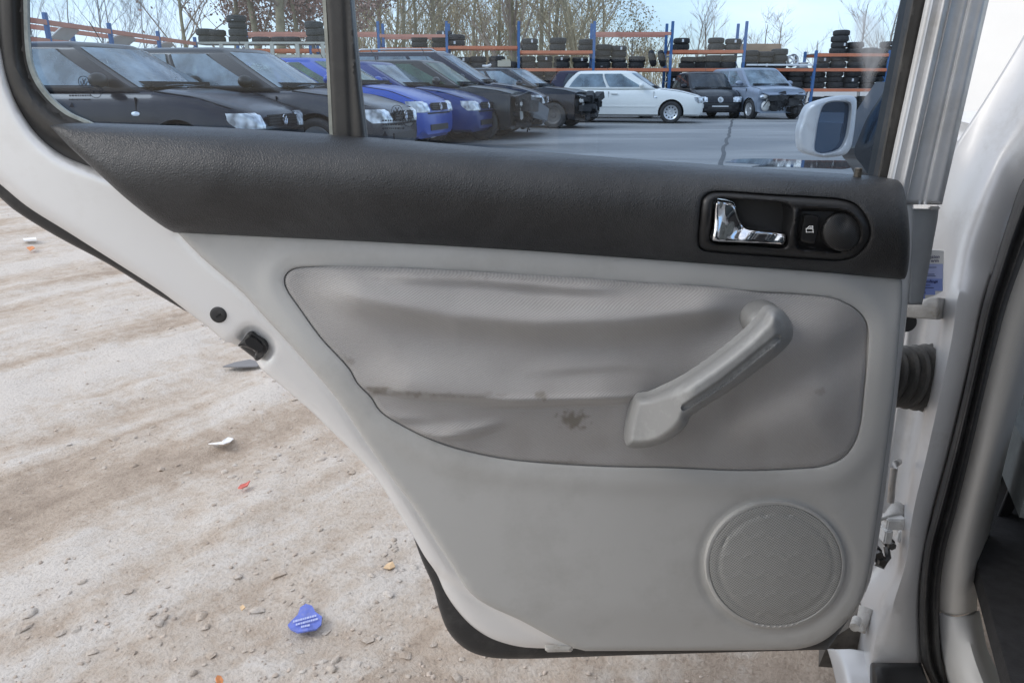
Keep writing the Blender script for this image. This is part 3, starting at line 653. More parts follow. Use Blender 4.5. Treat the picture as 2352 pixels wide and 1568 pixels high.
def grillew(x, y, d):
    r = np.hypot((x - 1783) / 147, (y - 1298) / 133)
    return base_c(x, y) + .0045 + .004 * (1 - r ** 2) + .0009 * ss(.10, .03, hexd(x - 1783, y - 1298, 52)) * (r < .93) - .0015 * np.exp(-((r - .90) / .018) ** 2)
fill('speaker_grille', ell(151, 137, 80, 1781, 1297), 6, grillew, M_GRILLE, D, thick=.008)
# --- black padded upper trim with the release bezel
fill('upper_trim', BAND, 8, lambda x, y, d: bandw(x, y) + fillet(segdist(x, y, BAND), 22, .016) + fillet(segdist(x, y, BEZEL), 9, .004), M_LEATHER, D, holes=[BEZEL], thick=.03)
def bezelw(x, y, d):
    do = segdist(x, y, BEZEL); dp = segdist(x, y, POCKET); inr = inside(x, y, RECESS); dr = segdist(x, y, RECESS)
    lip = .005 * np.sin(np.pi * np.clip(do / 26, 0, 1) * .75 + .1)
    w = bandw(x, y) - .004 + lip + fillet(do, 6, .003) + fillet(dp, 8, .005)
    return w - np.where(inr, .011 * ss(0, 9, dr), 0)
fill('release_bezel', BEZEL, 4, bezelw, M_BLKPLAST, D, holes=[POCKET], thick=.03)
PK = np.array(POCKET)
fill('release_pocket', (PK - PK.mean(0)) * 1.03 + PK.mean(0), 9, lambda x, y, d: .020 + .010 * ss(1640, 1830, x) , M_BLKPLAST, D, thick=.004)
LEV = cr([(1635, 551), (1637, 524), (1642, 470), (1648, 461), (1683, 464), (1690, 473), (1698, 495), (1709, 518), (1722, 524), (1766, 529), (1800, 534), (1806, 540), (1805, 555), (1798, 563), (1786, 563), (1713, 558), (1641, 554)], True, 4)
def levw(x, y, d):
    w = .056 - .012 * ss(1650, 1800, x) + fillet(d, 7, .006)
    return w + .004 * ss(1668, 1646, x) - .006 * np.exp(-(((x - 1690) / 26) ** 2 + ((y - 520) / 30) ** 2)) + .0018 * np.sin(x / 13 + y / 17)
fill('release_lever', LEV, 3.5, levw, M_CHROME, D, thick=.012, smooth=60)
SW = cr([(1847, 494), (1878, 496), (1882, 500), (1873, 558), (1869, 560), (1841, 556), (1838, 552), (1845, 500)], True, 3)
fill('window_switch', SW, 3.5, lambda x, y, d: bandw(x, y) - .006 + fillet(d, 4, .004) + .004 * np.abs((y - 520) / 36) ** 1.5, mat('switch_plastic', (.02, .02, .021), .35, 0, .1, 60), D, thick=.014)
# window pictogram on the switch
bm = bmesh.new()
def sq(px, py): return v3(DOOR.P(px, py, float(bandw(np.array([px]), np.array([py]))[0]) - .0022))
def line(bm, pts, wd=.0007):
    for a, b in zip(pts, pts[1:]):
        A, B = sq(*a), sq(*b); d = B - A
        box(bm, (A + B) / 2, (d.length + wd, .0004, wd), Matrix.Rotation(-math.atan2(d.z, d.x), 3, 'Y'))
line(bm, [(1852, 533), (1852, 526), (1859, 520), (1867, 520), (1867, 533), (1852, 533)])
f = [bm.verts.new(sq(*c_)) for c_ in ((1853, 526.5), (1866, 526.5), (1866, 522.5), (1860, 522.5))]; bm.faces.new(f)
bm_obj('window_pictogram', bm, M_TAG, D, 0)
fill('tweeter_grille', ell(45, 45, 44, 1934, 532), 4, lambda x, y, d: bandw(np.full(x.shape, 1934.), np.full(x.shape, 532.)) - .004 + .005 * (1 - np.hypot((x - 1934) / 45, (y - 532) / 45) ** 2) - .003 * np.exp(-(((x - 1937) / 14) ** 2 + ((y - 512) / 14) ** 2)) + fillet(d, 4, .003), M_TWEETER, D, thick=.01)
# lock-button rod
bm = bmesh.new(); p0 = v3(DOOR.P(1968, 412, .004)); p1 = v3(DOOR.P(1968, 379, .004)); r_ = .0040
prof = []
h = (p1 - p0).length
for k in range(14): prof += [(r_, h * k / 14), (r_ * 1.12, h * (k + .5) / 14)]
prof += [(r_, h), (r_ * .8, h + .001)]
lathe(bm, prof, 14, Matrix.Translation(p0 - Vector((0, 0, .004))))
bm_obj('lock_rod', bm, mat('tarnished_thread', (.11, .10, .085), .5, .5, .4, 300), D)
bm = bmesh.new(); lathe(bm, [(.0095, 0), (.0095, .003), (.006, .005), (.0035, .005)], 18, Matrix.Translation(v3(DOOR.P(1968, 415, .006)) - Vector((0, 0, .004))))
bm_obj('lock_collar', bm, M_BLKPLAST, D)
# --- pull handle
HAND = cr([(1437, 1016), (1438, 996), (1446, 952), (1456, 922), (1464, 913), (1493, 908), (1520, 897), (1553, 882), (1597, 856), (1651, 818), (1717, 764), (1738, 742), (1746, 735), (1762, 712), (1783, 708), (1802, 718), (1815, 736), (1822, 755), (1818, 780), (1804, 799), (1783, 818), (1733, 856), (1679, 895), (1624, 930), (1586, 957), (1578, 974), (1561, 993), (1537, 1009), (1506, 1022), (1476, 1028), (1452, 1028), (1440, 1024)], True, 5)
AX = np.array([(1450, 975), (1500, 960), (1545, 940), (1600, 905), (1680, 852), (1740, 805), (1785, 762), (1780, 735)])
def handw(x, y, d):
    # standing well off the cloth along the bar, running down into it at both ends
    s = (x - 1440) / 380.0
    arch = .026 + .048 * ss(.0, .42, s) * (1 - .50 * ss(.88, 1.02, s)) + .016
    r_ = 19 + 12 * ss(.12, .40, s); prof = .034 * np.sqrt(np.clip(1 - (1 - np.clip(d / r_, 0, 1)) ** 2, 0, 1))
    gv = segdist(x, y, [(1572, 936), (1660, 878), (1786, 776)], False)
    return trimw(np.full(x.shape, 1600.), np.full(x.shape, 860.)) - .014 + arch + prof - .0065 * ss(9, 4, gv)
PH = fill('pull_handle', HAND, 3.6, handw, M_GREYHANDLE, D, thick=.012, smooth=70)
FOOT = cr([(1712, 748), (1712, 735), (1718, 723), (1732, 713), (1761, 706), (1783, 707), (1803, 718), (1800, 750), (1770, 775), (1735, 775), (1718, 764)], True, 4)
fill('handle_foot', FOOT, 4, lambda x, y, d: trimw(np.full(x.shape, 1750.), np.full(x.shape, 740.)) + .030 + .022 * np.sqrt(np.clip(1 - (1 - np.clip(d / 30, 0, 1)) ** 2, 0, 1)), M_GREYHANDLE, D, thick=.05, smooth=70)
bm = bmesh.new(); rnd = random.Random(5)
# --- rubber plug and latch opening
bm = bmesh.new(); q = v3(DOOR.P(501.6, 722.7, -.010)); Mx = Matrix.Translation(q) @ Matrix.Rotation(R(90), 4, 'X')
lathe(bm, [(.0001, .0022), (.0060, .0022), (.0078, .002), (.0094, .0010), (.0097, -.002)], 30, Mx)
PL = bm_obj('rubber_plug', bm, M_BLACKRUB, D)
bm = bmesh.new(); box(bm, q + Vector((.0008, -.0026, -.0003)), (.0066, .001, .0018), Matrix.Rotation(R(-33), 3, 'Y')); bm_obj('plug_slot', bm, M_DARK, D)
fill('latch', LATCH, 4, lambda x, y, d: -.007 + fillet(d, 4, .005) + .002 * np.sin(x / 5.0), M_BLKPLAST, D, thick=.02)
fill('latch_slot', np.array([(562, 781), (574, 773), (588, 780), (605, 794), (603, 806), (592, 812), (592, 806), (578, 798), (566, 792)]), 4, lambda x, y, d: -.0035 + 0 * d, M_DARK, D, thick=.004)
fill('drain_clip', np.array([(1253, 1486), (1312, 1487), (1316, 1491), (1312, 1496), (1258, 1497), (1252, 1492)]), 5, lambda x, y, d: -.012 + .004 * ss(0, 4, d), M_BRACKET, D, thick=.006)

# ------------------------------------------------------------------ hinge side: pillar, seals, fittings
rows = [[(2420, -60, 1.03), (2420, 60, 1.0), (2420, 130, .965), (2425, 270, .95)],
        [(2360, 66, 1.03), (2362, 168, 1.0), (2366, 238, .965), (2372, 385, .95)],
        [(2300, 168, 1.03), (2292, 285, 1.0), (2312, 340, .965), (2345, 450, .95)],
        [(2236, 270, 1.03), (2253, 355, 1.0), (2282, 396, .96), (2325, 490, .95)],
        [(2190, 345, 1.03), (2218, 420, 1.0), (2250, 468, .955), (2304, 546, .945)],
        [(2150, 480, 1.03), (2178, 520, 1.0), (2216, 560, .95), (2284, 612, .94)],
        [(2122, 585, 1.03), (2155, 600, 1.01), (2196, 625, .945), (2271, 650, .93)],
        [(2100, 690, 1.03), (2140, 690, 1.02), (2177, 686, .94), (2257, 702, .925)],
        [(2085, 770, 1.04), (2130, 772, 1.02), (2167, 772, .935), (2240, 780, .92)],
        [(2068, 900, 1.04), (2112, 902, 1.02), (2140, 905, .93), (2214, 900, .915)],
        [(2046, 1041, 1.04), (2085, 1045, 1.02), (2111, 1041, .925), (2180, 1041, .91)],
        [(2024, 1182, 1.04), (2058, 1182, 1.02), (2080, 1182, .92), (2142, 1182, .905)],
        [(2000, 1300, 1.04), (2040, 1300, 1.01), (2064, 1300, .915), (2118, 1300, .90)],
        [(1975, 1390, 1.03), (2005, 1390, .97), (2032, 1385, .91), (2111, 1390, .90)],
        [(1955, 1520, 1.02), (1985, 1520, .93), (2003, 1518, .90), (2117, 1518, .895)],
        [(1940, 1640, 1.02), (1975, 1640, .92), (2000, 1640, .89), (2120, 1640, .885)]]
loft('door_pillar', rows, M_SILVER_SHADE, CAR, thick=.01)
PILLAR = CAR.children[-1]
sl_ = [(2420, 330), (2352, 412), (2319, 500), (2284, 612), (2257, 702), (2240, 780), (2214, 900), (2180, 1041), (2142, 1182), (2124, 1250), (2113, 1340), (2110, 1430), (2117, 1518), (2139, 1568), (2165, 1640)]
sr_ = [(2480, 420), (2400, 500), (2362, 570), (2340, 625), (2313, 702), (2292, 780), (2262, 900), (2229, 1041), (2194, 1182), (2175, 1250), (2160, 1340), (2158, 1430), (2166, 1518), (2180, 1568), (2210, 1640)]
rows = []
for (a, b), (c, d) in zip(sl_, sr_):
    rows.append([(a + (c - a) * f, b + (d - b) * f, Y) for f, Y in ((-.02, .935), (.04, .89), (.2, .868), (.36, .862), (.5, .876), (.62, .872), (.8, .868), (.95, .885), (1.02, .93))])
loft('door_seal', rows, M_BLACKRUB, CAR, thick=.004, sub=4)
M_PTRIM = mat('grey_pillar_trim', (.54, .52, .49), .55, 0, .03, 5, .08, 1500)
M_PTRIM2 = mat('grey_sill_trim', (.47, .47, .465), .55, 0, .03, 5, .08, 1500)
rows = [[(2420, 470, .91), (2470, 500, .90), (2520, 520, .92), (2560, 560, 1.0)],
        [(2352, 575, .91), (2400, 600, .90), (2440, 620, .92), (2480, 640, 1.0)],
        [(2309, 702, .91), (2350, 715, .90), (2388, 725, .92), (2420, 740, 1.0)],
        [(2258, 900, .91), (2296, 900, .895), (2336, 900, .92), (2352, 905, 1.0)],
        [(2225, 1041, .91), (2262, 1041, .89), (2296, 1041, .915), (2313, 1041, 1.0)],
        [(2190, 1182, .91), (2228, 1182, .89), (2262, 1182, .915), (2282, 1182, 1.0)],
        [(2168, 1270, .91), (2205, 1272, .89), (2244, 1270, .915), (2262, 1270, 1.0)],
        [(2156, 1355, .91), (2195, 1362, .89), (2232, 1358, .915), (2246, 1355, 1.0)],
        [(2155, 1403, .91), (2192, 1412, .89), (2230, 1406, .915), (2244, 1400, 1.0)]]
loft('pillar_trim', rows, M_PTRIM, CAR, thick=.008)
rows = [[(2154, 1406, .908), (2192, 1416, .886), (2232, 1411, .91), (2250, 1402, 1.0)],
        [(2156, 1440, .90), (2200, 1448, .875), (2242, 1446, .90), (2258, 1440, 1.0)],
        [(2160, 1490, .89), (2210, 1494, .86), (2252, 1492, .88), (2268, 1488, 1.0)],
        [(2176, 1560, .87), (2230, 1562, .83), (2280, 1560, .86), (2300, 1556, 1.0)],
        [(2210, 1650, .85), (2270, 1650, .80), (2330, 1650, .83), (2350, 1640, 1.0)]]
loft('sill_trim', rows, M_PTRIM2, CAR, thick=.008)
# lower cover strip, sill
rows = [[(2000, 1521, .91), (2004, 1521, .895), (2060, 1521, .885), (2116, 1521, .885)], [(1998, 1530, .895), (2004, 1533, .875), (2060, 1533, .87), (2120, 1533, .87)], [(2002, 1650, .85), (2008, 1650, .83), (2060, 1650, .82), (2160, 1650, .82)]]
loft('step_cover', rows, M_BLKPLAST, CAR, thick=.008)
rows = [[(1900, 1490, .98), (1925, 1490, .96), (1960, 1490, .95), (2010, 1500, .94)], [(1912, 1530, .96), (1935, 1530, .93), (1965, 1530, .92), (2010, 1535, .91)], [(1935, 1640, .90), (1955, 1640, .87), (1990, 1640, .86), (2030, 1640, .85)]]
loft('sill_panel', rows, M_SILVER_SHADE, CAR, thick=.01)
# dark cavity behind the hinges
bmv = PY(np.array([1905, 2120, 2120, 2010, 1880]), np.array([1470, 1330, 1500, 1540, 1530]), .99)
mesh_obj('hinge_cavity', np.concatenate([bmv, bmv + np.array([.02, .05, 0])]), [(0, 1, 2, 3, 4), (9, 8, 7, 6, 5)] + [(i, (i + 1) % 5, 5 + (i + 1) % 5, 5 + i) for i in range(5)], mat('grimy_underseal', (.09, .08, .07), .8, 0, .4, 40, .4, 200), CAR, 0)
# service sticker
STW = PLANE_ST = None
sv = PY(np.array([2062, 2160, 2168, 2166, 2148, 2130, 2112, 2062]), np.array([571, 575, 577, 668, 678, 684, 690, 690]), .925)
STK = mesh_obj('service_sticker', np.concatenate([sv, sv + np.array([0, .002, 0])]), [tuple(range(8)), tuple(range(15, 7, -1))] + [(i, 8 + i, 8 + (i + 1) % 8, (i + 1) % 8) for i in range(8)], M_TAG, CAR, 0)
def quad(name, x0, y0, x1, y1, Y, m_, par):
    return mesh_obj(name, PY(np.array([x0, x1, x1, x0]), np.array([y0, y0, y1, y1]), Y), [(0, 1, 2, 3)], m_, par, 0)
M_ST1 = mat('sticker_pale_blue', (.46, .52, .80), .6, 0, .03, 30); M_ST2 = mat('sticker_blue', (.26, .34, .72), .6, 0, .03, 30)
quad('sticker_field', 2063, 606, 2166, 640, .9240, M_ST1, STK); quad('sticker_field', 2063, 640, 2165, 668, .9240, M_ST2, STK); quad('sticker_field', 2063, 668, 2148, 677, .9240, M_ST2, STK); quad('sticker_field', 2063, 677, 2125, 686, .9240, M_ST2, STK)
for s_, px, py, sz in (('Ihr nächsten', 2158, 593, 10.5), ('Service-Term', 2156, 602, 10.5), ('Zusatzumfänge', 2154, 649, 9), ('Bremsflüs', 2126, 674, 9), ('service', 2114, 682, 9)):
    text_mesh('sticker_text', s_, sz * .00058, v3(PY(px, py, .9228)), M_INK, STK, 90, 0, 'RIGHT', .0002)
bm = bmesh.new()
for yy, xx in ((614, 2154), (630, 2150), (634, 2152), (655, 2140), (661, 2148)):
    box(bm, v3(PY(xx - 14, yy, .9232)), (.012, .0003, .0006))
bm_obj('sticker_line', bm, M_INK, STK, 0)
# check-strap bracket
rows = [[(2076, 680, .955), (2110, 688, .94), (2140, 684, .93), (2160, 684, .93), (2168, 684, .955)], [(2076, 700, .952), (2110, 704, .936), (2140, 702, .926), (2160, 702, .927), (2168, 702, .955)], [(2076, 728, .955), (2110, 731, .94), (2140, 733, .93), (2156, 734, .93), (2163, 732, .955)]]
loft('check_strap_bracket', rows, M_BRACKET, CAR, thick=.01)
# bellows over the wiring: ribs are separate rings
b0 = v3(PY(2010, 862, .95)); b1 = v3(PY(2148, 868, .975)); ax_ = (b1 - b0); q = ax_.to_track_quat('Z', 'Y').to_matrix().to_4x4()
prof = []; L_ = ax_.length
for k in range(6):
    t = k / 6; g_ = .030 + .0016 * k
    prof += [(g_ - .009, L_ * t), (g_ + .003, L_ * (t + .03)), (g_ + .0055, L_ * (t + .07)), (g_ + .003, L_ * (t + .11)), (g_ - .009, L_ * (t + .15))]
prof += [(.034, L_), (.036, L_ * 1.08)]
bm = bmesh.new(); lathe(bm, prof, 36, Matrix.Translation(b0) @ q @ Matrix.Diagonal((.85, 1.16, 1, 1)))
bm_obj('wiring_bellows', bm, mat('dusty_rubber', (.045, .043, .04), .5, 0, .3, 20, .2, 300, dirt=((.16, .145, .12), .5, 22)), CAR)
# check rod, lower hinge, bolts
bm = bmesh.new(); tube(bm, [v3(PY(2046, 1152, .93)), v3(PY(2049, 1110, .93)), v3(PY(2054, 1075, .93)), v3(PY(2058, 1064, .94)), v3(PY(2064, 1060, .96))], .0048, 10); bm_obj('hinge_pin', bm, M_METAL, CAR)
bm = bmesh.new()
for (px, py, sx, sz, Y) in ((2052, 1197, .028, .018, .93), (2034, 1226, .012, .022, .925), (2066, 1226, .012, .018, .945)): box(bm, v3(PY(px, py, Y)), (sx, .02, sz), None, .002)
HB = bm_obj('lower_hinge', bm, mat('painted_hinge', (.6, .6, .59), .5, 0, .1, 50, .2, 200, dirt=((.25, .2, .15), .8, 45)), CAR)
rows = [[(2028, 1184, .94), (2056, 1150, .95), (2078, 1160, .95)], [(2020, 1190, .925), (2060, 1180, .93), (2080, 1184, .935)]]
loft('hinge_plate', rows, M_BRACKET, HB, thick=.004)
bm = bmesh.new()
for (px, py, r_, Y) in ((2044, 1248, .006, .93), (2014, 1268, .006, .915), (2022, 1285, .006, .915)):
    c = v3(PY(px, py, Y)); cyl(bm, c + Vector((0, .012, 0)), c, r_ * 1.3, None, 12); cyl(bm, c, c + Vector((0, -.008, 0)), r_, None, 6)
tube(bm, [v3(PY(2012, 1292, .92)), v3(PY(2026, 1300, .915)), v3(PY(2040, 1278, .92)), v3(PY(2036, 1256, .93))], .0045, 8)
bm_obj('hinge_bolt', bm, mat('dark_bolt', (.09, .09, .09), .35, .7, .3, 60), CAR)
bm = bmesh.new(); cyl(bm, v3(PY(1968, 1422, .95)), v3(PY(1962, 1440, .93)), .007, None, 10); cyl(bm, v3(PY(1990, 1395, .97)), v3(PY(1975, 1450, .95)), .011, .008, 10)
bm_obj('drain_tube', bm, M_BRACKET, CAR)
bm = bmesh.new(); c = v3(PY(2085, 742, .972)); lathe(bm, [(.0001, .001), (.012, .001), (.0135, -.002)], 20, Matrix.Translation(c) @ Matrix.Rotation(R(90), 4, 'X')); bm_obj('body_plug', bm, M_BLACKRUB, CAR)

# ------------------------------------------------------------------ rest of the car: floor, seats, roof, rear quarter, front door and mirror
M_CARPET = mat('dark_carpet', (.02, .02, .022), .95, 0, .3, 60, .5, 300)
M_SEAT = mat('seat_cloth', (.10, .115, .12), .9, 0, .15, 40, .3, 600)
def cbox(bm, a0, a1, b0_, b1_, z0, z1, bev=0):
    q3 = Matrix((R_, F_, Vector((0, 0, 1)))).transposed()
    box(bm, CF((a0 + a1) / 2, (b0_ + b1_) / 2, (z0 + z1) / 2), (b1_ - b0_, a1 - a0, z1 - z0), q3, bev)
bm = bmesh.new(); cbox(bm, -1.1, 1.6, .16, 1.5, .24, .27); bm_obj('floor_pan', bm, M_CARPET, CAR)
bm = bmesh.new(); cbox(bm, .05, .62, .2, .68, .29, .50, .06); cbox(bm, -.10, .06, .2, .68, .44, 1.0, .05); bm_obj('front_seat', bm, M_SEAT, CAR)
bm = bmesh.new(); cbox(bm, -1.05, -.55, .12, 1.45, .3, .55, .06); cbox(bm, -1.2, -1.05, .12, 1.45, .5, 1.0, .05); bm_obj('rear_seat', bm, M_SEAT, CAR)
bm = bmesh.new(); cbox(bm, -1.75, .55, .22, 1.38, 1.40, 1.44, .03); bm_obj('roof', bm, M_SILVER, CAR)
bm = bmesh.new(); cbox(bm, -.06, .03, .3, .58, 1.04, 1.24, .04); bm_obj('headrest', bm, M_SEAT, CAR)
for b_ in (.35, .95):
    bm = bmesh.new(); cbox(bm, -1.2, -1.1, b_, b_ + .3, 1.02, 1.2, .04); bm_obj('headrest', bm, M_SEAT, CAR)
bm = bmesh.new(); cbox(bm, -1.9, -1.2, .15, 1.45, .90, .93, .01); bm_obj('parcel_shelf', bm, M_CARPET, CAR)
for a0, a1 in ((-.9, -.02), (.06, 1.0)):
    bm = bmesh.new(); cbox(bm, a0, a1, 1.44, 1.45, .92, 1.36); bm_obj('far_window', bm, M_GLASS, CAR)
for a0, a1 in ((-.05, .08), (-1.45, -.85)):
    bm = bmesh.new(); cbox(bm, a0, a1, 1.42, 1.50, .92, 1.40, .02); bm_obj('far_pillar', bm, M_SILVER, CAR)
bm = bmesh.new(); cbox(bm, -2.3, -.82, 0, .1, .32, .92, .04); cbox(bm, -2.3, -.9, 1.5, 1.6, .25, .92, .04); cbox(bm, -1.75, -1.35, .12, .2, .92, 1.41, .03); cbox(bm, -2.35, -2.25, .02, 1.58, .35, .9, .03); bm_obj('rear_quarter', bm, M_SILVER, CAR)
bm = bmesh.new(); cbox(bm, -.85, 1.6, 1.5, 1.58, .24, .92, .03); bm_obj('far_side', bm, M_SILVER, CAR)
for a in (-1.3, 2.05):
    bm = bmesh.new(); c = CF(a, .12, .31); q4 = R_.to_track_quat('Z', 'Y').to_matrix().to_4x4()
    lathe(bm, [(.2, -.09), (.29, -.1), (.31, -.06), (.31, .06), (.29, .1), (.2, .09)], 36, Matrix.Translation(c) @ q4, True); wh = bm_obj('wheel', bm, M_BLACKRUB, CAR)
    bm = bmesh.new(); lathe(bm, [(.001, -.03), (.06, -.05), (.19, -.06), (.205, -.085), (.205, .08)], 30, Matrix.Translation(c) @ q4); bm_obj('rim', bm, M_METAL, wh)
bm = bmesh.new(); cbox(bm, .34, 1.22, .12, .2, .30, .86, .03); bm_obj('front_door', bm, M_SILVER, CAR)
bm = bmesh.new(); cbox(bm, 1.24, 2.6, .10, .18, .52, .80, .03); cbox(bm, 1.3, 2.9, .12, 1.5, .6, .84, .08); cbox(bm, 2.75, 2.95, .1, 1.5, .28, .7, .06); bm_obj('front_wing', bm, M_SILVER, CAR)
# grey inner trim and belt seen beyond the pillar
mesh_obj('seat_side_trim', np.concatenate([PY(np.array([2235, 2262, 2300, 2460, 2460, 2300]), np.array([1300, 1180, 1150, 1190, 1480, 1395]), 1.12), PY(np.array([2245, 2272, 2310, 2460, 2460, 2310]), np.array([1300, 1180, 1150, 1190, 1480, 1395]), 1.2)]), [(0, 1, 2, 3, 4, 5), (11, 10, 9, 8, 7, 6)] + [(i, (i + 1) % 6, 6 + (i + 1) % 6, 6 + i) for i in range(6)], mat('grey_seat_shell', (.20, .215, .22), .6, 0, .1, 9), CAR, 20)
rows = [[(2400, 930, 1.05), (2425, 960, 1.06)], [(2352, 1040, 1.05), (2372, 1065, 1.06)], [(2308, 1150, 1.05), (2330, 1165, 1.06)], [(2272, 1240, 1.06), (2292, 1250, 1.07)], [(2258, 1290, 1.07), (2270, 1298, 1.08)]]
loft('seat_belt', rows, mat('belt_webbing', (.025, .025, .027), .7, 0, .1, 200), CAR, thick=.003)
bm = bmesh.new(); c = v3(PY(2268, 1320, 1.06)); lathe(bm, [(.001, .012), (.022, .01), (.03, .0), (.03, -.02)], 22, Matrix.Translation(c) @ Matrix.Rotation(R(75), 4, 'X') @ Matrix.Diagonal((.7, 1.6, 1, 1))); bm_obj('seat_adjuster', bm, mat('adjuster_plastic', (.22, .23, .23), .5), CAR)
bm = bmesh.new(); lathe(bm, [(.001, .005), (.006, .003), (.008, -.003)], 14, Matrix.Translation(v3(PY(2332, 1440, 1.0))) @ Matrix.Rotation(R(60), 4, 'X')); bm_obj('rail_bolt', bm, M_CHROME, CAR)
# exterior mirror
MP = Plane(0, 2.06, .1)
MH = cr([(1842, 273), (1845, 262), (1856, 243), (1886, 230), (1927, 221), (1954, 220), (1965, 225), (1968, 234), (1965, 273), (1960, 314), (1954, 340), (1943, 354), (1916, 361), (1886, 362), (1867, 358), (1845, 350), (1837, 339), (1834, 301)], True, 4)
MG = cr([(1872, 345), (1874, 314), (1881, 273), (1892, 243), (1908, 235), (1947, 236), (1953, 240), (1952, 273), (1943, 321), (1930, 342), (1900, 352), (1880, 351)], True, 4)
MIR = fill('mirror_housing', MH, 4, lambda x, y, d: .02 * ss(1836, 1880, x) - .012 + fillet(segdist(x, y, MH), 9, .014) + fillet(segdist(x, y, MG), 4, .01), M_SILVER_SHADE, CAR, holes=[MG], thick=.02, plane=MP)
bm = bmesh.new(); cc = v3(MP.P(1903, 293, -.05)); g = bmesh.ops.create_uvsphere(bm, u_segments=24, v_segments=14, radius=1, matrix=Matrix.Translation(cc) @ Matrix.Diagonal((.072, .10, .082, 1)))
bmesh.ops.delete(bm, geom=[v for v in bm.verts if v.co.y < cc.y + .005], context='VERTS'); bm_obj('mirror_shell', bm, M_SILVER_SHADE, MIR)
fill('mirror_glass', (MG - MG.mean(0)) * 1.02 + MG.mean(0), 8, lambda x, y, d: -.012 + 0 * x, mat('mirror_dark_reflection', (.07, .10, .15), .02, 1, 0, 1), MIR, thick=.004, plane=MP)  # base colour darkened to stand in for a dark reflection
sail = cr([(2046, 188), (2020, 226), (1992, 270), (1974, 312), (1962, 345), (1966, 362), (1980, 380), (1992, 400), (2000, 425)], False, 4)
fill('mirror_base', np.array(list(sail) + [(2060, 430), (2080, 188)]), 9, lambda x, y, d: -.03 + .012 * ss(0, 40, d), mat('navy_gloss', (.02, .024, .032), .15, 0, .1, 6, coat=.4), CAR, thick=.06, plane=Plane(0, 1.95, .3))
for ch in CAR.children: ch.matrix_parent_inverse = Matrix.Translation(-HINGE)
# ================================================================== vehicles in the yard
M_TYRE = mat('tyre_rubber', (.026, .026, .027), .75, 0, .25, 14, dirt=((.075, .073, .072), .4, 6))
M_TYRE2 = mat('dusty_tyre_rubber', (.042, .042, .042), .85, 0, .3, 12, dirt=((.10, .098, .094), .5, 5))
M_RIM = mat('silver_rim', (.55, .56, .57), .35, .6, .1, 12)
M_RUSTRIM = mat('dusty_steel_rim', (.12, .115, .11), .6, .3, .2, 12, dirt=((.2, .17, .14), .6, 8))
M_LENS = mat('headlight_lens', (.62, .66, .70), .12, .25, .6, 11, coat=.8, detail=1)
def car_glass(name, tint, dust_sheen, amount):
    m = bpy.data.materials.new(name); m.use_nodes = True; t = m.node_tree; t.nodes.clear()
    o = N(t, 'ShaderNodeOutputMaterial'); tr = N(t, 'ShaderNodeBsdfTransparent'); tr.inputs['Color'].default_value = (*tint, 1)
    df = N(t, 'ShaderNodeBsdfDiffuse'); df.inputs['Color'].default_value = (*dust_sheen, 1); gl = N(t, 'ShaderNodeBsdfGlossy'); gl.inputs['Roughness'].default_value = .03  # diffuse layer paints dust and reflected sky sheen into the glass
    g = N(t, 'ShaderNodeNewGeometry'); n1 = N(t, 'ShaderNodeTexNoise', Scale=2.4, Detail=5, Roughness=.6); t.links.new(g.outputs['Position'], n1.inputs['Vector'])
    mr = N(t, 'ShaderNodeMapRange'); mr.inputs['From Min'].default_value = .3; mr.inputs['From Max'].default_value = .7; mr.inputs['To Min'].default_value = amount * .4; mr.inputs['To Max'].default_value = amount * 1.6; t.links.new(n1.outputs['Fac'], mr.inputs['Value'])
    m1 = N(t, 'ShaderNodeMixShader'); t.links.new(mr.outputs[0], m1.inputs['Fac']); t.links.new(tr.outputs[0], m1.inputs[1]); t.links.new(df.outputs[0], m1.inputs[2])
    fr = N(t, 'ShaderNodeFresnel', IOR=1.75); m2 = N(t, 'ShaderNodeMixShader'); t.links.new(fr.outputs[0], m2.inputs['Fac']); t.links.new(m1.outputs[0], m2.inputs[1]); t.links.new(gl.outputs[0], m2.inputs[2]); t.links.new(m2.outputs[0], o.inputs['Surface'])
    return m
M_CGLASS = car_glass('car_glass', (.50, .58, .60), (.50, .65, .76), .34)
M_GGLASS = car_glass('green_tint_glass', (.22, .46, .30), (.20, .42, .28), .22)
M_DGLASS = car_glass('dark_car_glass', (.22, .25, .28), (.12, .15, .18), .22)
M_INT = mat('dark_car_interior', (.03, .03, .032), .85, 0, .2, 12); M_SEATC = mat('car_seat_cloth', (.06, .06, .065), .9, 0, .2, 20)
M_ENGINE = mat('engine_bay_grime', (.03, .03, .032), .6, .2, .5, 14, dirt=((.13, .12, .11), .6, 9))
M_BITS = mat('bare_light_metal', (.62, .61, .58), .5, .1, .2, 12)
def ordn(i): return ['first', 'second', 'third', 'fourth', 'fifth', 'sixth', 'seventh', 'eighth', 'ninth', 'tenth', 'eleventh', 'twelfth', 'thirteenth', 'fourteenth', 'fifteenth', 'sixteenth', 'seventeenth', 'eighteenth', 'nineteenth', 'twentieth', 'twenty-first', 'twenty-second', 'twenty-third', 'twenty-fourth', 'twenty-fifth', 'twenty-sixth', 'twenty-seventh', 'twenty-eighth', 'twenty-ninth', 'thirtieth'][i]
_wheel = {}
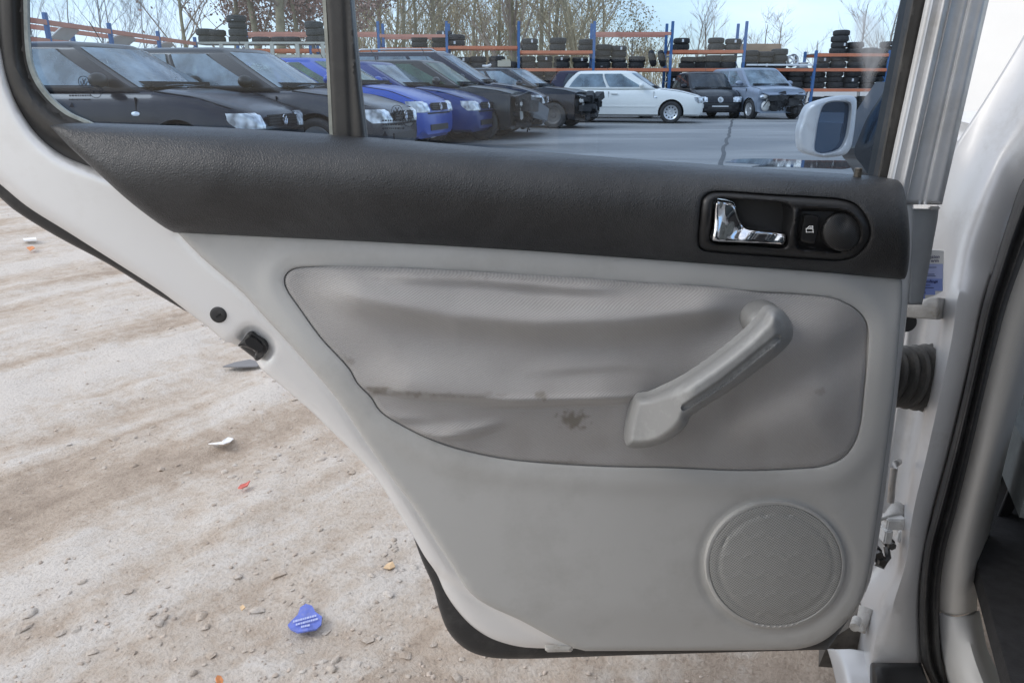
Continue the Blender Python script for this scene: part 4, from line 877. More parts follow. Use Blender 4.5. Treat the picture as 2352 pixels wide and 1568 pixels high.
def wheel(parent, x, y, r, w, rimmat, steer=0, spokes=0):
    key = (round(r, 3), rimmat.name, spokes)
    if key not in _wheel:
        bm = bmesh.new(); MX = Matrix.Rotation(R(90), 4, 'X')
        lathe(bm, [(r * .64, -w * .42), (r * .80, -w * .52), (r * .94, -w * .48), (r, -w * .36), (r, w * .36), (r * .94, w * .48), (r * .80, w * .52), (r * .64, w * .42)], 36, MX, True)
        bmesh.ops.recalc_face_normals(bm, faces=bm.faces)
        a = bpy.data.meshes.new('wheel'); bm.to_mesh(a); bm.free(); a.materials.append(M_TYRE2 if rimmat is M_RUSTRIM else M_TYRE); a.shade_smooth(); a.set_sharp_from_angle(angle=R(45))
        bm = bmesh.new()
        for s in (1, -1):
            Ms = MX @ Matrix.Diagonal((1, 1, s, 1))
            lathe(bm, [(.001, w * .30), (r * .16, w * .32), (r * .2, w * .26), (r * .46, w * .30), (r * .56, w * .34), (r * .62, w * .46), (r * .655, w * .47), (r * .655, w * .1)], 32, Ms)
        bmesh.ops.recalc_face_normals(bm, faces=bm.faces)
        c = bpy.data.meshes.new('rim'); bm.to_mesh(c); bm.free(); c.materials.append(rimmat); c.shade_smooth(); c.set_sharp_from_angle(angle=R(45))
        h = None
        if spokes:
            bm = bmesh.new()
            for k in range(spokes):
                t = 2 * math.pi * k / spokes
                for s in (1, -1): lathe(bm, [(.001, .004), (r * .07, .003), (r * .07, -.004)], 10, Matrix.Translation((math.cos(t) * r * .46, s * (w * .31), math.sin(t) * r * .46)) @ Matrix.Rotation(R(90 * s), 4, 'X') @ Matrix.Diagonal((1, 1, 1, 1)))
            h = bpy.data.meshes.new('rim_hole'); bm.to_mesh(h); bm.free(); h.materials.append(M_DARK)
        _wheel[key] = (a, c, h)
    a, c, h = _wheel[key]
    o = link(bpy.data.objects.new('wheel', a), parent); o.location = (x, y, r); o.rotation_euler = (0, 0, steer)
    q = link(bpy.data.objects.new('rim', c), o)
    if h: link(bpy.data.objects.new('rim_holes', h), o)
    return o
def apply_bool(me_obj, cutter):
    md = me_obj.modifiers.new('cut', 'BOOLEAN'); md.operation = 'DIFFERENCE'; md.object = cutter; md.solver = 'EXACT'
    dg = bpy.context.evaluated_depsgraph_get(); dg.update()
    me = bpy.data.meshes.new_from_object(me_obj.evaluated_get(dg)); me_obj.modifiers.clear()
    old = me_obj.data; me_obj.data = me; bpy.data.meshes.remove(old); bpy.data.objects.remove(cutter)
def make_car(name, label, body, nose_px, nose_Y, th, L, Wd, H, cd, hz, glass_m=None, wr=.3, fo=.78, wb=2.45, bz=None, rf=None, rr=None, rb=.12, rim=M_RIM, spokes=0,
             front='full', sides=None, trim=None, grille=True, emblem=True, plate=True, rails=False, mirror=None, rake=.0, nose_blunt=0, plate_m=None, wheels=True, steer=0, box_extra=None, hatch=True):
    cz = hz + .19 + rake if bz is None else bz; bzv = cz - .015
    rf = cd + .78 if rf is None else rf; rr = .45 if rr is None else rr
    glass_m = glass_m or M_CGLASS; trim = trim or M_BLKPLAST; mirror = mirror or body
    head = Vector((math.cos(th), -math.sin(th), 0)); X = nose_px if abs(nose_px) < 30 else (nose_px - 1176) / FPX * (nose_Y * CP + .4 * SP)
    ctr = Vector((X, nose_Y, 0)) - head * L / 2
    root = empty(name, ctr, -th, label, 'car', 'cars parked in the yard'); HW = Wd / 2; ZB = .20
    cut = .42 if front == 'missing' else 0
    def topz(d):
        zc = np.interp(d, [0, .05, .16, cd * .55, cd, cd + .01, L - .25, L - .06, L], [hz - .17, hz - .07, hz - .01, hz + (cz - hz) * .62, cz - .01, bzv, bzv, bzv - .04, bzv - .22])
        return zc
    def hw(d):
        nb = nose_blunt
        return HW * min(np.interp(d, [0, .04, .14, .4, .9], [.64 + nb, .78 + nb * .6, .90 + nb * .2, .972, 1]), np.interp(L - d, [0, .04, .16, .5], [.74, .84, .94, 1]))
    ds = [cut] + [d for d in (0, .02, .05, .1, .16, .26, .4, .55, .75, 1.0, 1.25) if d > cut and d < cd - .05] + [cd - .02, cd + .02] + list(np.linspace(cd + .3, L - .6, 6)) + [L - .4, L - .22, L - .12, L - .05, L - .02, L]
    rings = []
    for d in ds:
        zt = topz(d); h_ = hw(d); zb = ZB + (.06 if d < .1 or d > L - .1 else 0); q = zt - zb
        half = [(0, zb), (.80, zb), (.95, zb + .05), (.985, zb + .3 * q), (1, zb + .52 * q), (.985, zb + .78 * q), (.955, zt - .055), (.90, zt - .012), (.55, zt + .016), (0, zt + .028)]
        ring = [(L / 2 - d, f * h_, z) for f, z in half] + [(L / 2 - d, -f * h_, z) for f, z in half[-2:0:-1]]
        rings.append(ring)
    n = len(rings[0]); V = [p for r_ in rings for p in r_]
    Fs = [tuple(range(n))[::-1], tuple(range((len(rings) - 1) * n, len(rings) * n))]
    for i in range(len(rings) - 1):
        for k in range(n): Fs.append((i * n + k, i * n + (k + 1) % n, (i + 1) * n + (k + 1) % n, (i + 1) * n + k))
    bm = bmesh.new(); vs = [bm.verts.new(p) for p in V]
    for f in Fs: bm.faces.new([vs[i] for i in f])
    b = bm_obj('body', bm, [body, M_ENGINE], None, 38)
    wx = [L / 2 - fo, L / 2 - fo - wb]
    bm = bmesh.new()
    for x in wx:
        for s in (1, -1):
            cyl(bm, (x, s * (HW - .30), wr), (x, s * (HW + .3), wr), wr + .055, None, 30); 
            box(bm, (x, s * HW, .08), (2 * wr + .10, .6 - .001, .34))
    bmesh.ops.recalc_face_normals(bm, faces=bm.faces)
    cm = bpy.data.meshes.new('c'); bm.to_mesh(cm); bm.free(); cu = bpy.data.objects.new('c', cm); COL.objects.link(cu)
    md_self = None
    m_ = b.modifiers.new('cut', 'BOOLEAN'); m_.operation = 'DIFFERENCE'; m_.object = cu; m_.solver = 'EXACT'; m_.use_self = True
    dg = bpy.context.evaluated_depsgraph_get(); dg.update()
    me = bpy.data.meshes.new_from_object(b.evaluated_get(dg)); b.modifiers.clear(); old = b.data; b.data = me; bpy.data.meshes.remove(old); bpy.data.objects.remove(cu)
    for p in me.polygons:
        c = p.center
        if abs(c.y) < HW - .05 and c.z < wr * 2 + .1:
            for x in wx:
                if abs(c.x - x) < wr + .09 and math.hypot(c.x - x, c.z - wr) < wr + .075: p.material_index = 1
    me.set_sharp_from_angle(angle=R(38)); b.parent = root
    # greenhouse: rings from the belt to the roof, as one surface function
    def G(s, t, sgn=1):
        tt = np.clip(t, 0, 1); curve = math.sin(tt * math.pi / 2) ** 1.0
        xf = L / 2 - cd - (rf - cd) * (tt + .06 * math.sin(math.pi * tt)); xr = -L / 2 + rb + (rr - rb) * (tt - .10 * math.sin(math.pi * tt))
        z = cz - .03 + (H - .035 - cz + .03) * (tt + .05 * math.sin(math.pi * tt))
        hw_ = HW * (.93 - .17 * tt ** 1.25) - (.03 * max(0, (t - .9) / .1) if t > .9 else 0)
        bowf = .16 + .05 * tt; bowr = .10
        if s < .25: y = hw_ * (s / .25) * .985; x = xf - bowf * (s / .25) ** 2.2
        elif s < .8: k = (s - .25) / .55; y = hw_ * (.985 + .03 * math.sin(math.pi * k) - .03 * k); x = xf - bowf + (xr + bowr - xf + bowf) * k
        else: k = (1 - s) / .2; y = hw_ * .955 * k; x = xr + bowr * k ** 2.2
        return Vector((x, sgn * y, z))
    wins = [(-1, .222, .10, .88)] + [(a + (.045 if a < .4 else 0), e - (.02 if e > .65 else 0), .14, .84) for a, e in (sides or ((.30, .50), (.53, .72)))] + [(.835, 1.1, .17, .83)]
    S = sorted(set([i / 40 for i in range(41)] + [q for w_ in wins for q in w_[:2] if 0 < q < 1])); Tl = [0, .10, .14, .17, .3, .45, .6, .75, .83, .84, .88, .95, 1.0]
    bm = bmesh.new(); rg = []
    for t in Tl:
        pts = [G(s, t) for s in S] + [G(s, t, -1) for s in S[-2:0:-1]]; rg.append([bm.verts.new(p) for p in pts])
    n2 = len(rg[0]); cx = L / 2 - (rf + L - rr) / 2
    for f, dz in ((.93, .018), (.7, .03), (.35, .037)):
        rg.append([bm.verts.new((cx + (p.co.x - cx) * f, p.co.y * f, H - .035 + dz)) for p in rg[12]])
    Sm = S + S[-2:0:-1]
    for j_, (A, B) in enumerate(zip(rg, rg[1:])):
        for k in range(n2):
            if j_ < 12:
                sm_ = (Sm[k] + Sm[(k + 1) % n2]) / 2; tm_ = (Tl[j_] + Tl[j_ + 1]) / 2
                if any(w_[0] < sm_ < w_[1] and w_[2] < tm_ < w_[3] for w_ in wins): continue
            bm.faces.new((A[k], A[(k + 1) % n2], B[(k + 1) % n2], B[k]))
    bm.faces.new(rg[-1])
    bm.normal_update(); cab = bm_obj('cabin', bm, body, root, 32)
    md = cab.modifiers.new('t', 'SOLIDIFY'); md.thickness = .02; md.offset = -1
    xc = L / 2 - cd - .28; xe = -L / 2 + .45
    bm = bmesh.new(); box(bm, ((xc + xe) / 2, 0, cz + .005), (xc - xe, HW * 1.62, .05), None, .02); bm_obj('interior', bm, M_INT, root)
    bm = bmesh.new(); box(bm, (xc - .02, 0, cz + .03), (.42, HW * 1.5, .10), None, .04); bm_obj('dashboard', bm, M_INT, root)
    for sy in (1, -1):
        xs2 = L / 2 - rf - .55
        bm = bmesh.new(); box(bm, (xs2, sy * HW * .42, cz + .08), (.14, .46, .34), Matrix.Rotation(-.25, 3, 'Y'), .05); box(bm, (xs2 - .07, sy * HW * .42, cz + .33), (.10, .26, .15), None, .04); bm_obj('seat', bm, M_SEATC, root)
        bm = bmesh.new(); box(bm, (xe + .25, sy * HW * .42, cz + .16), (.10, .26, .22), None, .04); bm_obj('headrest', bm, M_SEATC, root)
    bm = bmesh.new(); lathe(bm, [(.165, -.014), (.19, -.014), (.19, .014), (.165, .014)], 18, Matrix.Translation((xc - .3, HW * .42, cz + .10)) @ Matrix.Rotation(R(65), 4, 'Y'), True); bm_obj('steering_wheel', bm, M_INT, root)
    for sg in (1, -1):
        bm = bmesh.new(); tube(bm, [(L / 2 - d_, sg * .895 * hw(d_), topz(d_) - .010) for d_ in np.linspace(max(cut, .1), cd, 8)], .007, 4); bm_obj('bonnet_gap', bm, M_DARK, root)
    def patch(nm, s0, s1, t0, t1, sgn, m, slant0=0, slant1=0, off=.006, parent=root):
        bm = bmesh.new(); ns, ntt = 10, 6; g = []
        for j in range(ntt + 1):
            t = t0 + (t1 - t0) * j / ntt; row = []
            for i in range(ns + 1):
                a = s0 + slant0 * j / ntt; e = s1 + slant1 * j / ntt; s = a + (e - a) * i / ns
                sg = sgn if sgn else (1 if s >= 0 else -1); ab = abs(s)
                p = G(ab, t, sg); e1 = G(min(ab + .01, 1), t, sg) - G(max(ab - .01, 0), t, sg); e2 = G(ab, t + .02, sg) - G(ab, t - .02, sg)
                nn = e1.cross(e2).normalized() * (1 if sg > 0 else -1)
                if ab < .012: nn = Vector((nn.x, 0, nn.z)).normalized()
                if nn.dot(p - Vector((cx, 0, .8))) < 0: nn = -nn
                row.append(bm.verts.new(p + nn * off))
            g.append(row)
        for A, B in zip(g, g[1:]):
            for i in range(ns): bm.faces.new((A[i], A[i + 1], B[i + 1], B[i]))
        return bm_obj(nm, bm, m, parent, 60)
    ws = patch('windscreen', -.225, .225, .08, .90, 0, glass_m)
    for a, e in sides or ((.30, .50), (.53, .72)):
        for sg in (1, -1):
            patch('side_window', a, e, .12, .86, sg, glass_m, .045 if a < .4 else 0, -.02 if e > .65 else 0)
    for sg in (1, -1): patch('rear_window', .83, .995, .15, .85, sg, M_DGLASS)
    # wipers
    for y0, y1 in ((-.05, .5), (-.6, -.08)):
        bm = bmesh.new(); a = G(abs(y0) / HW * .25, .06, 1 if y0 > 0 else -1); e = G(abs(y1) / HW * .25, .10, 1 if y1 > 0 else -1)
        tube(bm, [a + Vector((.02, 0, .015)), (a + e) / 2 + Vector((.03, 0, .02)), e + Vector((.015, 0, .018))], .009, 5)
        bm_obj('wiper', bm, M_BLKPLAST, root)
    for sg in (1, -1):
        p = G(.315, .10, sg)
        bm = bmesh.new(); bmesh.ops.create_uvsphere(bm, u_segments=16, v_segments=10, radius=1, matrix=Matrix.Translation(p + Vector((.02, sg * .13, .06))) @ Matrix.Diagonal((.075, .12, .075, 1)))
        cyl(bm, p + Vector((0, -sg * .02, .02)), p + Vector((.02, sg * .1, .04)), .025, None, 8)
        bm_obj('side_mirror', bm, mirror, root)
    # side details
    for sg in (1, -1):
        for x in (L / 2 - cd - .18, G(.515, .1).x, G(.73, .1).x + .08):
            if x < wx[1] - .1: continue
            y = hw(L / 2 - x)
            bm = bmesh.new(); box(bm, (x, sg * (y * .985 - .006), (cz + .40) / 2), (.007, .022, cz - .56)); bm_obj('door_gap', bm, M_DARK, root, 0)
    for sg in (1, -1):
        for x in ((G(.51, .1).x + .14),) if len(sides or (1, 2)) < 3 else (G(.51, .1).x + .12, G(.72, .1).x + .1):
            bm = bmesh.new(); box(bm, (x, sg * (HW + .004), cz - .14), (.2, .035, .03), None, .008); bm_obj('door_handle', bm, trim, root)
    for sg in (1, -1):
        bm = bmesh.new(); box(bm, ((wx[0] + wx[1]) / 2, sg * (HW * .985), .47), (wb - 2 * wr - .22, .03, .06), None, .012); bm_obj('rub_strip', bm, trim, root)
    # front
    if front != 'missing':
        for sg in (1, -1):
            bm = bmesh.new(); grid = []                                       # lens follows the corner of the wing
            for i_, z in enumerate(np.linspace(hz - .205, hz - .045, 6)):
                df = float(np.interp(z, [hz - .17, hz - .07, hz - .01], [0, .05, .16])); row = []; e_ = .5 + .5 * math.sin(math.pi * (i_ + .6) / 6.2)
                ys0 = np.linspace(HW * .52, hw(df) * .96, 6)
                for y in ys0: row.append((L / 2 - df + .014, sg * y, z))
                for q_ in (.03, .07, .11, .16, .21):
                    d_ = df + q_ * e_; row.append((L / 2 - d_ + .006, sg * (hw(d_) * .985 + .010), z))
                grid.append([bm.verts.new(p) for p in row])
            for A, B in zip(grid, grid[1:]):
                for i_ in range(len(A) - 1): bm.faces.new((A[i_], A[i_ + 1], B[i_ + 1], B[i_]))
            ext = bmesh.ops.extrude_face_region(bm, geom=list(bm.faces))
            for v in [g_ for g_ in ext['geom'] if isinstance(g_, bmesh.types.BMVert)]: v.co.x -= .04; v.co.y *= .97
            bm_obj('headlight', bm, M_LENS, root)
            bm = bmesh.new(); bmesh.ops.create_uvsphere(bm, u_segments=10, v_segments=6, radius=1, matrix=Matrix.Translation((wx[0] - wr - .14, sg * (HW - .003), hz - .05)) @ Matrix.Diagonal((.05, .014, .024, 1))); bm_obj('side_repeater', bm, M_LENS, root)
        if grille:
            bm = bmesh.new(); box(bm, (L / 2 - .006, 0, hz - .13), (.05, HW * .86, .12), None, .02); gr = bm_obj('grille', bm, M_BLKPLAST, root)
            bm = bmesh.new()
            for k in range(4): box(bm, (L / 2 + .02, 0, hz - .175 + .03 * k), (.012, HW * .82, .009))
            bm_obj('grille_bar', bm, trim if trim is not M_BLKPLAST else M_DARK, gr, 0)
            if emblem:
                bm = bmesh.new(); Me = Matrix.Translation((L / 2 + .03, 0, hz - .13)) @ Matrix.Rotation(R(90), 4, 'Y')
                lathe(bm, [(.048, 0), (.060, .004), (.060, .012), (.050, .012)], 22, Me, True)
                for a, e in (((-.03, .035), (0, -.002)), ((.03, .035), (0, -.002)), ((-.045, .01), (-.022, -.045)), ((.045, .01), (.022, -.045)), ((-.022, -.045), (0, .0)), ((.022, -.045), (0, .0))):
                    tube(bm, [(L / 2 + .038, a[0], hz - .13 + a[1]), (L / 2 + .038, e[0], hz - .13 + e[1])], .006, 4)
                bm_obj('emblem', bm, M_CHROME, gr, 30)
        bm = bmesh.new(); box(bm, (L / 2 - .012, 0, .36), (.05, HW * 1.0, .13), None, .02); bm_obj('air_intake', bm, M_BLKPLAST, root)
        bm = bmesh.new(); 
        box(bm, (L / 2 - .0, 0, hz - .225), (.03, HW * 1.2, .02), None, .006); bm_obj('bumper_gap', bm, M_DARK, root)
        if plate: bm = bmesh.new(); box(bm, (L / 2 + .012, 0, .47), (.03, .52, .11), None, .004); bm_obj('number_plate', bm, plate_m or M_TAG, root, 0)
    else:
        rnd = random.Random(int(nose_px * 10)); x0 = L / 2 - cut
        bm = bmesh.new()
        for k in range(26):
            box(bm, (x0 + rnd.uniform(-.05, .3), rnd.uniform(-.85, .85) * HW * .85, rnd.uniform(.30, hz - .05)), (rnd.uniform(.08, .35), rnd.uniform(.1, .5), rnd.uniform(.05, .25)), Matrix.Rotation(rnd.uniform(-.5, .5), 3, 'Z') @ Matrix.Rotation(rnd.uniform(-.4, .4), 3, 'X'), .012)
        for k in range(10):
            y = rnd.uniform(-.7, .7) * HW; p = [(x0 + .15, y, hz - .05)]
            for j in range(4): p.append((x0 + .2 + rnd.uniform(-.1, .2), p[-1][1] + rnd.uniform(-.15, .15), p[-1][2] - rnd.uniform(.06, .18)))
            tube(bm, p, .016, 5)
        bm_obj('engine_bay', bm, M_ENGINE, root)
        for sg in (1, -1):                       # bare wing rail arching over the wheel and hanging lamp carrier
            bm = bmesh.new(); tube(bm, [(wx[0] + (wr + .09) * math.cos(a), sg * (HW - .10), wr + (wr + .09) * math.sin(a)) for a in np.linspace(.35, 2.5, 10)], .045, 6)
            box(bm, (x0 + .12, sg * HW * .70, hz - .13), (.12, .22, .10), Matrix.Rotation(.3, 3, 'Z'), .02)
            box(bm, (x0 + .16, sg * HW * .64, hz - .30), (.05, .10, .26), Matrix.Rotation(.3, 3, 'X'), .02)
            bm_obj('bare_inner_wing', bm, M_BITS, root)
        bm = bmesh.new()
        box(bm, (x0 + .1, 0, hz - .04), (.07, HW * 1.5, .045), None, .01)
        bm_obj('slam_panel', bm, M_BITS, root)
        bm = bmesh.new(); rnd2 = random.Random(2)         # bonnet edge left overhanging the void
        v = [bm.verts.new(p) for p in [(x0 - .05, -HW * .86, hz + .0), (x0 - .05, HW * .86, hz + .0), (x0 + .30, HW * .72, hz - .10), (x0 + .40, 0, hz - .085), (x0 + .30, -HW * .72, hz - .10)]]
        bm.faces.new(v); o_ = bm_obj('bonnet_lip', bm, body, root, 0); md = o_.modifiers.new('t', 'SOLIDIFY'); md.thickness = .03
    if rails:
        for sg in (1, -1):
            bm = bmesh.new(); y = sg * HW * .70; tube(bm, [(L / 2 - rf - .2, y, H - .02), (L / 2 - rf - .3, y, H + .035), (-L / 2 + rr + .3, y, H + .035), (-L / 2 + rr + .15, y, H - .02)], .018, 6)
            bm_obj('roof_rail', bm, M_RIM, root)
    bm = bmesh.new(); p = (-.1 if rails else L / 2 - rf - .25, 0, H - .01); tube(bm, [p, (p[0] - .12, 0, H + .22)], .006, 4); bm_obj('aerial', bm, M_BLKPLAST, root)
    if wheels:
        for i, x in enumerate(wx):
            for sg in (1, -1): wheel(root, x, sg * (HW - .115), wr, .195, rim, steer if i == 0 else 0, spokes)
    return root
T15 = R(16)
C1 = paint('dark_navy_paint', (.010, .011, .018), dirt=.1); C2 = paint('dark_grey_paint', (.045, .046, .052), .3, dirt=.12)
C3 = paint('bright_blue_paint', (.03, .085, .40), .1, dirt=.06); C4 = paint('deep_blue_paint', (.012, .036, .17), .15, dirt=.06)
C5 = paint('black_grey_paint', (.025, .027, .03), .3, dirt=.12); C6 = paint('blue_black_paint', (.014, .02, .042), .3, dirt=.1); C7 = paint('black_paint', (.018, .02, .026), .3)
C8 = paint('aubergine_paint', (.035, .03, .055), .3); C9 = mat('cream_white_paint', (.80, .80, .76), .35, 0, .02, 3, coat=.5, dirt=((.5, .48, .42), .12, 5)); C10 = paint('charcoal_paint', (.012, .013, .017), .08); C11 = paint('pale_silver_paint', (.30, .345, .42), .4, .3)
make_car('small_hatchback', 'dark navy hatchback with clear headlights parked nearest the window, in front of a grey one', C1, -2.56, 8.6, R(9), 3.74, 1.64, 1.42, 1.02, .74, fo=.78, wb=2.41, wr=.29, sides=((.30, .52), (.55, .74)), rb=.05, rr=.55, plate=False, mirror=M_BLKPLAST)
make_car('grey_hatchback', 'dark grey hatchback with a black mirror, second car from the left behind the navy one', C2, -1.42, 10.1, R(11), 4.1, 1.71, 1.44, 1.15, .74, fo=.85, wb=2.5, wr=.3, sides=((.30, .51), (.54, .73)), mirror=M_BLKPLAST, plate=False)
make_car('bright_blue_hatchback', 'bright blue small hatchback just right of the black window bar', C3, -1.17, 12.4, R(15), 3.53, 1.64, 1.41, .95, .80, M_GGLASS, fo=.7, wb=2.32, wr=.28, nose_blunt=.14, plate=False, sides=((.30, .53), (.56, .74)))
make_car('deep_blue_hatchback', 'deep blue rounded hatchback between the bright blue car and the stripped estate', C4, -.46, 14.3, R(15), 3.9, 1.68, 1.42, 1.12, .78, fo=.8, wb=2.46, wr=.3, grille=True, plate=False)
make_car('stripped_estate', 'dark estate car with its bumper and headlamps torn off beside the deep blue hatchback', C5, .55, 15.3, R(12), 4.6, 1.74, 1.48, 1.25, .80, M_GGLASS, front='missing', fo=.98, wb=2.7, wr=.31, rim=M_RUSTRIM, sides=((.28, .44), (.46, .62), (.64, .76)))
make_car('tall_people_carrier', 'tall blue-black people carrier with roof rails standing behind the stripped estate', C6, .74, 16.8, R(7), 4.6, 1.80, 1.68, 1.05, .86, fo=.9, wb=2.8, wr=.32, rails=True, sides=((.28, .44), (.46, .62), (.64, .77)), rf=2.05)
make_car('stripped_black_car', 'black car with no bumper and bare wheel arches in front of the white hatchback', C7, 2.2, 19.6, R(20), 4.5, 1.76, 1.45, 1.25, .80, front='missing', fo=.95, wb=2.65, wr=.31, rim=M_RUSTRIM, sides=((.28, .44), (.46, .62), (.64, .76)))
make_car('white_hatchback', 'cream white two-door hatchback parked broadside on the asphalt', C9, 5.55, 22.6, R(13), 4.15, 1.735, 1.44, 1.2, .76, M_CGLASS, fo=.88, wb=2.51, wr=.305, spokes=10, sides=((.30, .51), (.53, .77)), mirror=C9, trim=C9, rb=.06, rr=.48, rf=1.95)
make_car('aubergine_estate', 'dark aubergine car whose roof and tail show above the white hatchback', C8, 1540, 26.4, R(4), 4.3, 1.72, 1.52, 1.1, .8, M_DGLASS, fo=.85, wb=2.55, wr=.3)
make_car('charcoal_microcar', 'small charcoal city car facing the viewer beside the white hatchback', C10, 1655, 25.4, R(86), 3.5, 1.66, 1.50, .75, .74, M_DGLASS, fo=.62, wb=2.3, wr=.29, grille=False, plate=False, nose_blunt=.08)
make_car('crashed_silver_car', 'silver car with a crumpled torn-open front end standing under the tyre racks', C11, 1812, 24.6, R(76), 4.3, 1.78, 1.62, .95, .84, M_CGLASS, front='missing', fo=.9, wb=2.6, wr=.31, mirror=C11, sides=((.29, .46), (.48, .66)))
# small extras on particular cars
for o in list(COL.objects):
    if o.parent: continue
    if o.name == 'charcoal_microcar':
        bm = bmesh.new(); box(bm, (1.765, 0, .40), (.02, .55, .035), None, .006); bm_obj('number_plate', bm, M_TAG, o, 0)
        bm = bmesh.new(); lathe(bm, [(.001, .01), (.085, .008), (.095, -.02)], 22, Matrix.Translation((1.76, 0, .60)) @ Matrix.Rotation(R(90), 4, 'Y')); bm_obj('emblem', bm, M_LENS, o)
    if o.name == 'crashed_silver_car':
        bm = bmesh.new(); bmesh.ops.create_uvsphere(bm, u_segments=16, v_segments=10, radius=1, matrix=Matrix.Translation((1.72, -.62, .70)) @ Matrix.Rotation(.5, 4, 'Z') @ Matrix.Diagonal((.12, .22, .08, 1))); bm_obj('headlight', bm, M_LENS, o)
        bm = bmesh.new(); bmesh.ops.create_uvsphere(bm, u_segments=12, v_segments=8, radius=1, matrix=Matrix.Translation((1.80, -.60, .42)) @ Matrix.Diagonal((.08, .15, .16, 1))); bm_obj('loose_fog_lamp', bm, M_BITS, o)
        bm = bmesh.new(); v = [bm.verts.new(p) for p in [(1.15, -.72, .93), (1.15, .74, .93), (1.55, .86, .86), (1.86, .5, .80), (1.62, .1, .86), (1.58, -.3, .90), (1.42, -.62, .98)]]; bm.faces.new(v); q = bm_obj('buckled_bonnet', bm, C11, o, 0); md = q.modifiers.new('t', 'SOLIDIFY'); md.thickness = .025
    if o.name == 'stripped_estate':
        bm = bmesh.new(); v = [bm.verts.new(p) for p in [(1.90, -.30, .84), (2.12, -.10, .82), (2.46, .16, .56), (2.44, .02, .34), (2.22, -.20, .40), (2.05, -.36, .62)]]; bm.faces.new(v); q = bm_obj('hanging_wing', bm, mat('grey_primer', (.12, .13, .14), .6), o, 0); md = q.modifiers.new('t', 'SOLIDIFY'); md.thickness = .02
# made-up white van, added to give the open door gap its blown-out white
VAN = empty('added_white_van', (7.2, 7.6, 0), R(-28), 'added plain white van filling the blown-out gap between the open door and the pillar', 'van')
bm = bmesh.new(); box(bm, (0, 0, 1.32), (5.2, 1.9, 2.1), None, .14); bm_obj('body', bm, M_WHITE, VAN)
bm = bmesh.new(); box(bm, (3.0, 0, .8), (1.2, 1.85, .95), None, .18); bm_obj('bonnet', bm, M_WHITE, VAN)
bm = bmesh.new(); box(bm, (1.9, -.93, 1.75), (1.0, .06, .6), None, .02); box(bm, (1.9, .93, 1.75), (1.0, .06, .6), None, .02); bm_obj('side_window', bm, M_DGLASS, VAN)
for x in (-1.7, 2.4):
    for y in (-.85, .85): wheel(VAN, x, y, .33, .2, M_RIM)

# ================================================================== tyre racks
M_RBLUE = mat('rack_blue', (.055, .155, .36), .5, 0, .1, 6, dirt=((.2, .2, .2), .3, 9)); M_RORANGE = mat('rack_orange', (.66, .20, .09), .5, 0, .12, 3, dirt=((.35, .2, .12), .4, 6))
M_RPINK = mat('faded_rack_orange', (.62, .27, .19), .55, 0, .12, 3); M_WIRE = mat('galvanised_wire', (.30, .29, .28), .5, .5, .2, 20); M_CREAM = mat('cream_steel', (.52, .50, .42), .6, 0, .08, 3, dirt=((.3, .24, .16), .5, 5))
def bx(nm, c, s, m, par, bev=.008): bm = bmesh.new(); box(bm, c, s, None, bev); return bm_obj(nm, bm, m, par, 0)
def upright(par, x, y, h, dep):
    bm = bmesh.new()
    for dy in (0, dep): box(bm, (x, y + dy, h / 2), (.10, .09, h), None, .01)
    n = int(h / .9)
    for k in range(n):
        a = (x, y + (0 if k % 2 else dep), .3 + k * .9); e = (x, y + (dep if k % 2 else 0), .3 + (k + 1) * .9 - .1); tube(bm, [a, e], .022, 4)
        box(bm, (x, y + dep / 2, .3 + k * .9), (.04, dep, .04))
    return bm_obj('upright', bm, M_RBLUE, par, 0)
def deck(par, x0, x1, y, z, dep):
    bm = bmesh.new()
    for k in range(int((x1 - x0) / .11)): box(bm, (x0 + .08 + k * .11, y + dep / 2, z + .012), (.012, dep, .012))
    for k in range(9): box(bm, ((x0 + x1) / 2, y + dep * (k + .5) / 9, z), (x1 - x0 - .06, .012, .012))
    return bm_obj('wire_deck', bm, M_WIRE, par, 0)
RY, RD = 29.6, 1.1
RX = [-10.2, -7.5, -4.95, -2.42, .25, 3.05, 5.93, 8.66, 11.35, 14.1, 16.9]
RACK = empty('tyre_rack', (0, 0, 0), 0, 'long blue and orange pallet rack full of tyres along the back of the yard', 'rack')
for i, x in enumerate(RX): upright(RACK, x, RY, (3.3 if i < 8 else 2.3), RD)
ZC, ZA, ZB_, ZT = .95, 1.67, 2.31, 2.93
zB = [2.35, 2.35, 2.39, 2.45, 2.29, None, 2.31, None, 2.19, 2.19]
for i, (a, e) in enumerate(zip(RX, RX[1:])):
    lv = [ZC, ZA] + ([zB[i]] if zB[i] else []) + ([ZT] if i in (0, 1, 2, 5) else [])
    if i == 2: lv[-1] = 2.85
    for z in lv:
        for dy in (-.03, RD + .03): bx('beam', ((a + e) / 2, RY + dy, z - .055), (e - a - .09, .05, .11), M_RPINK if z > 2.8 else M_RORANGE, RACK)
        if z < 2.8: deck(RACK, a, e, RY, z, RD)
bx('white_ledge', ((RX[7] + RX[8]) / 2, RY - .10, 1.79), (RX[8] - RX[7] - .2, .06, .06), M_WHITE, RACK)
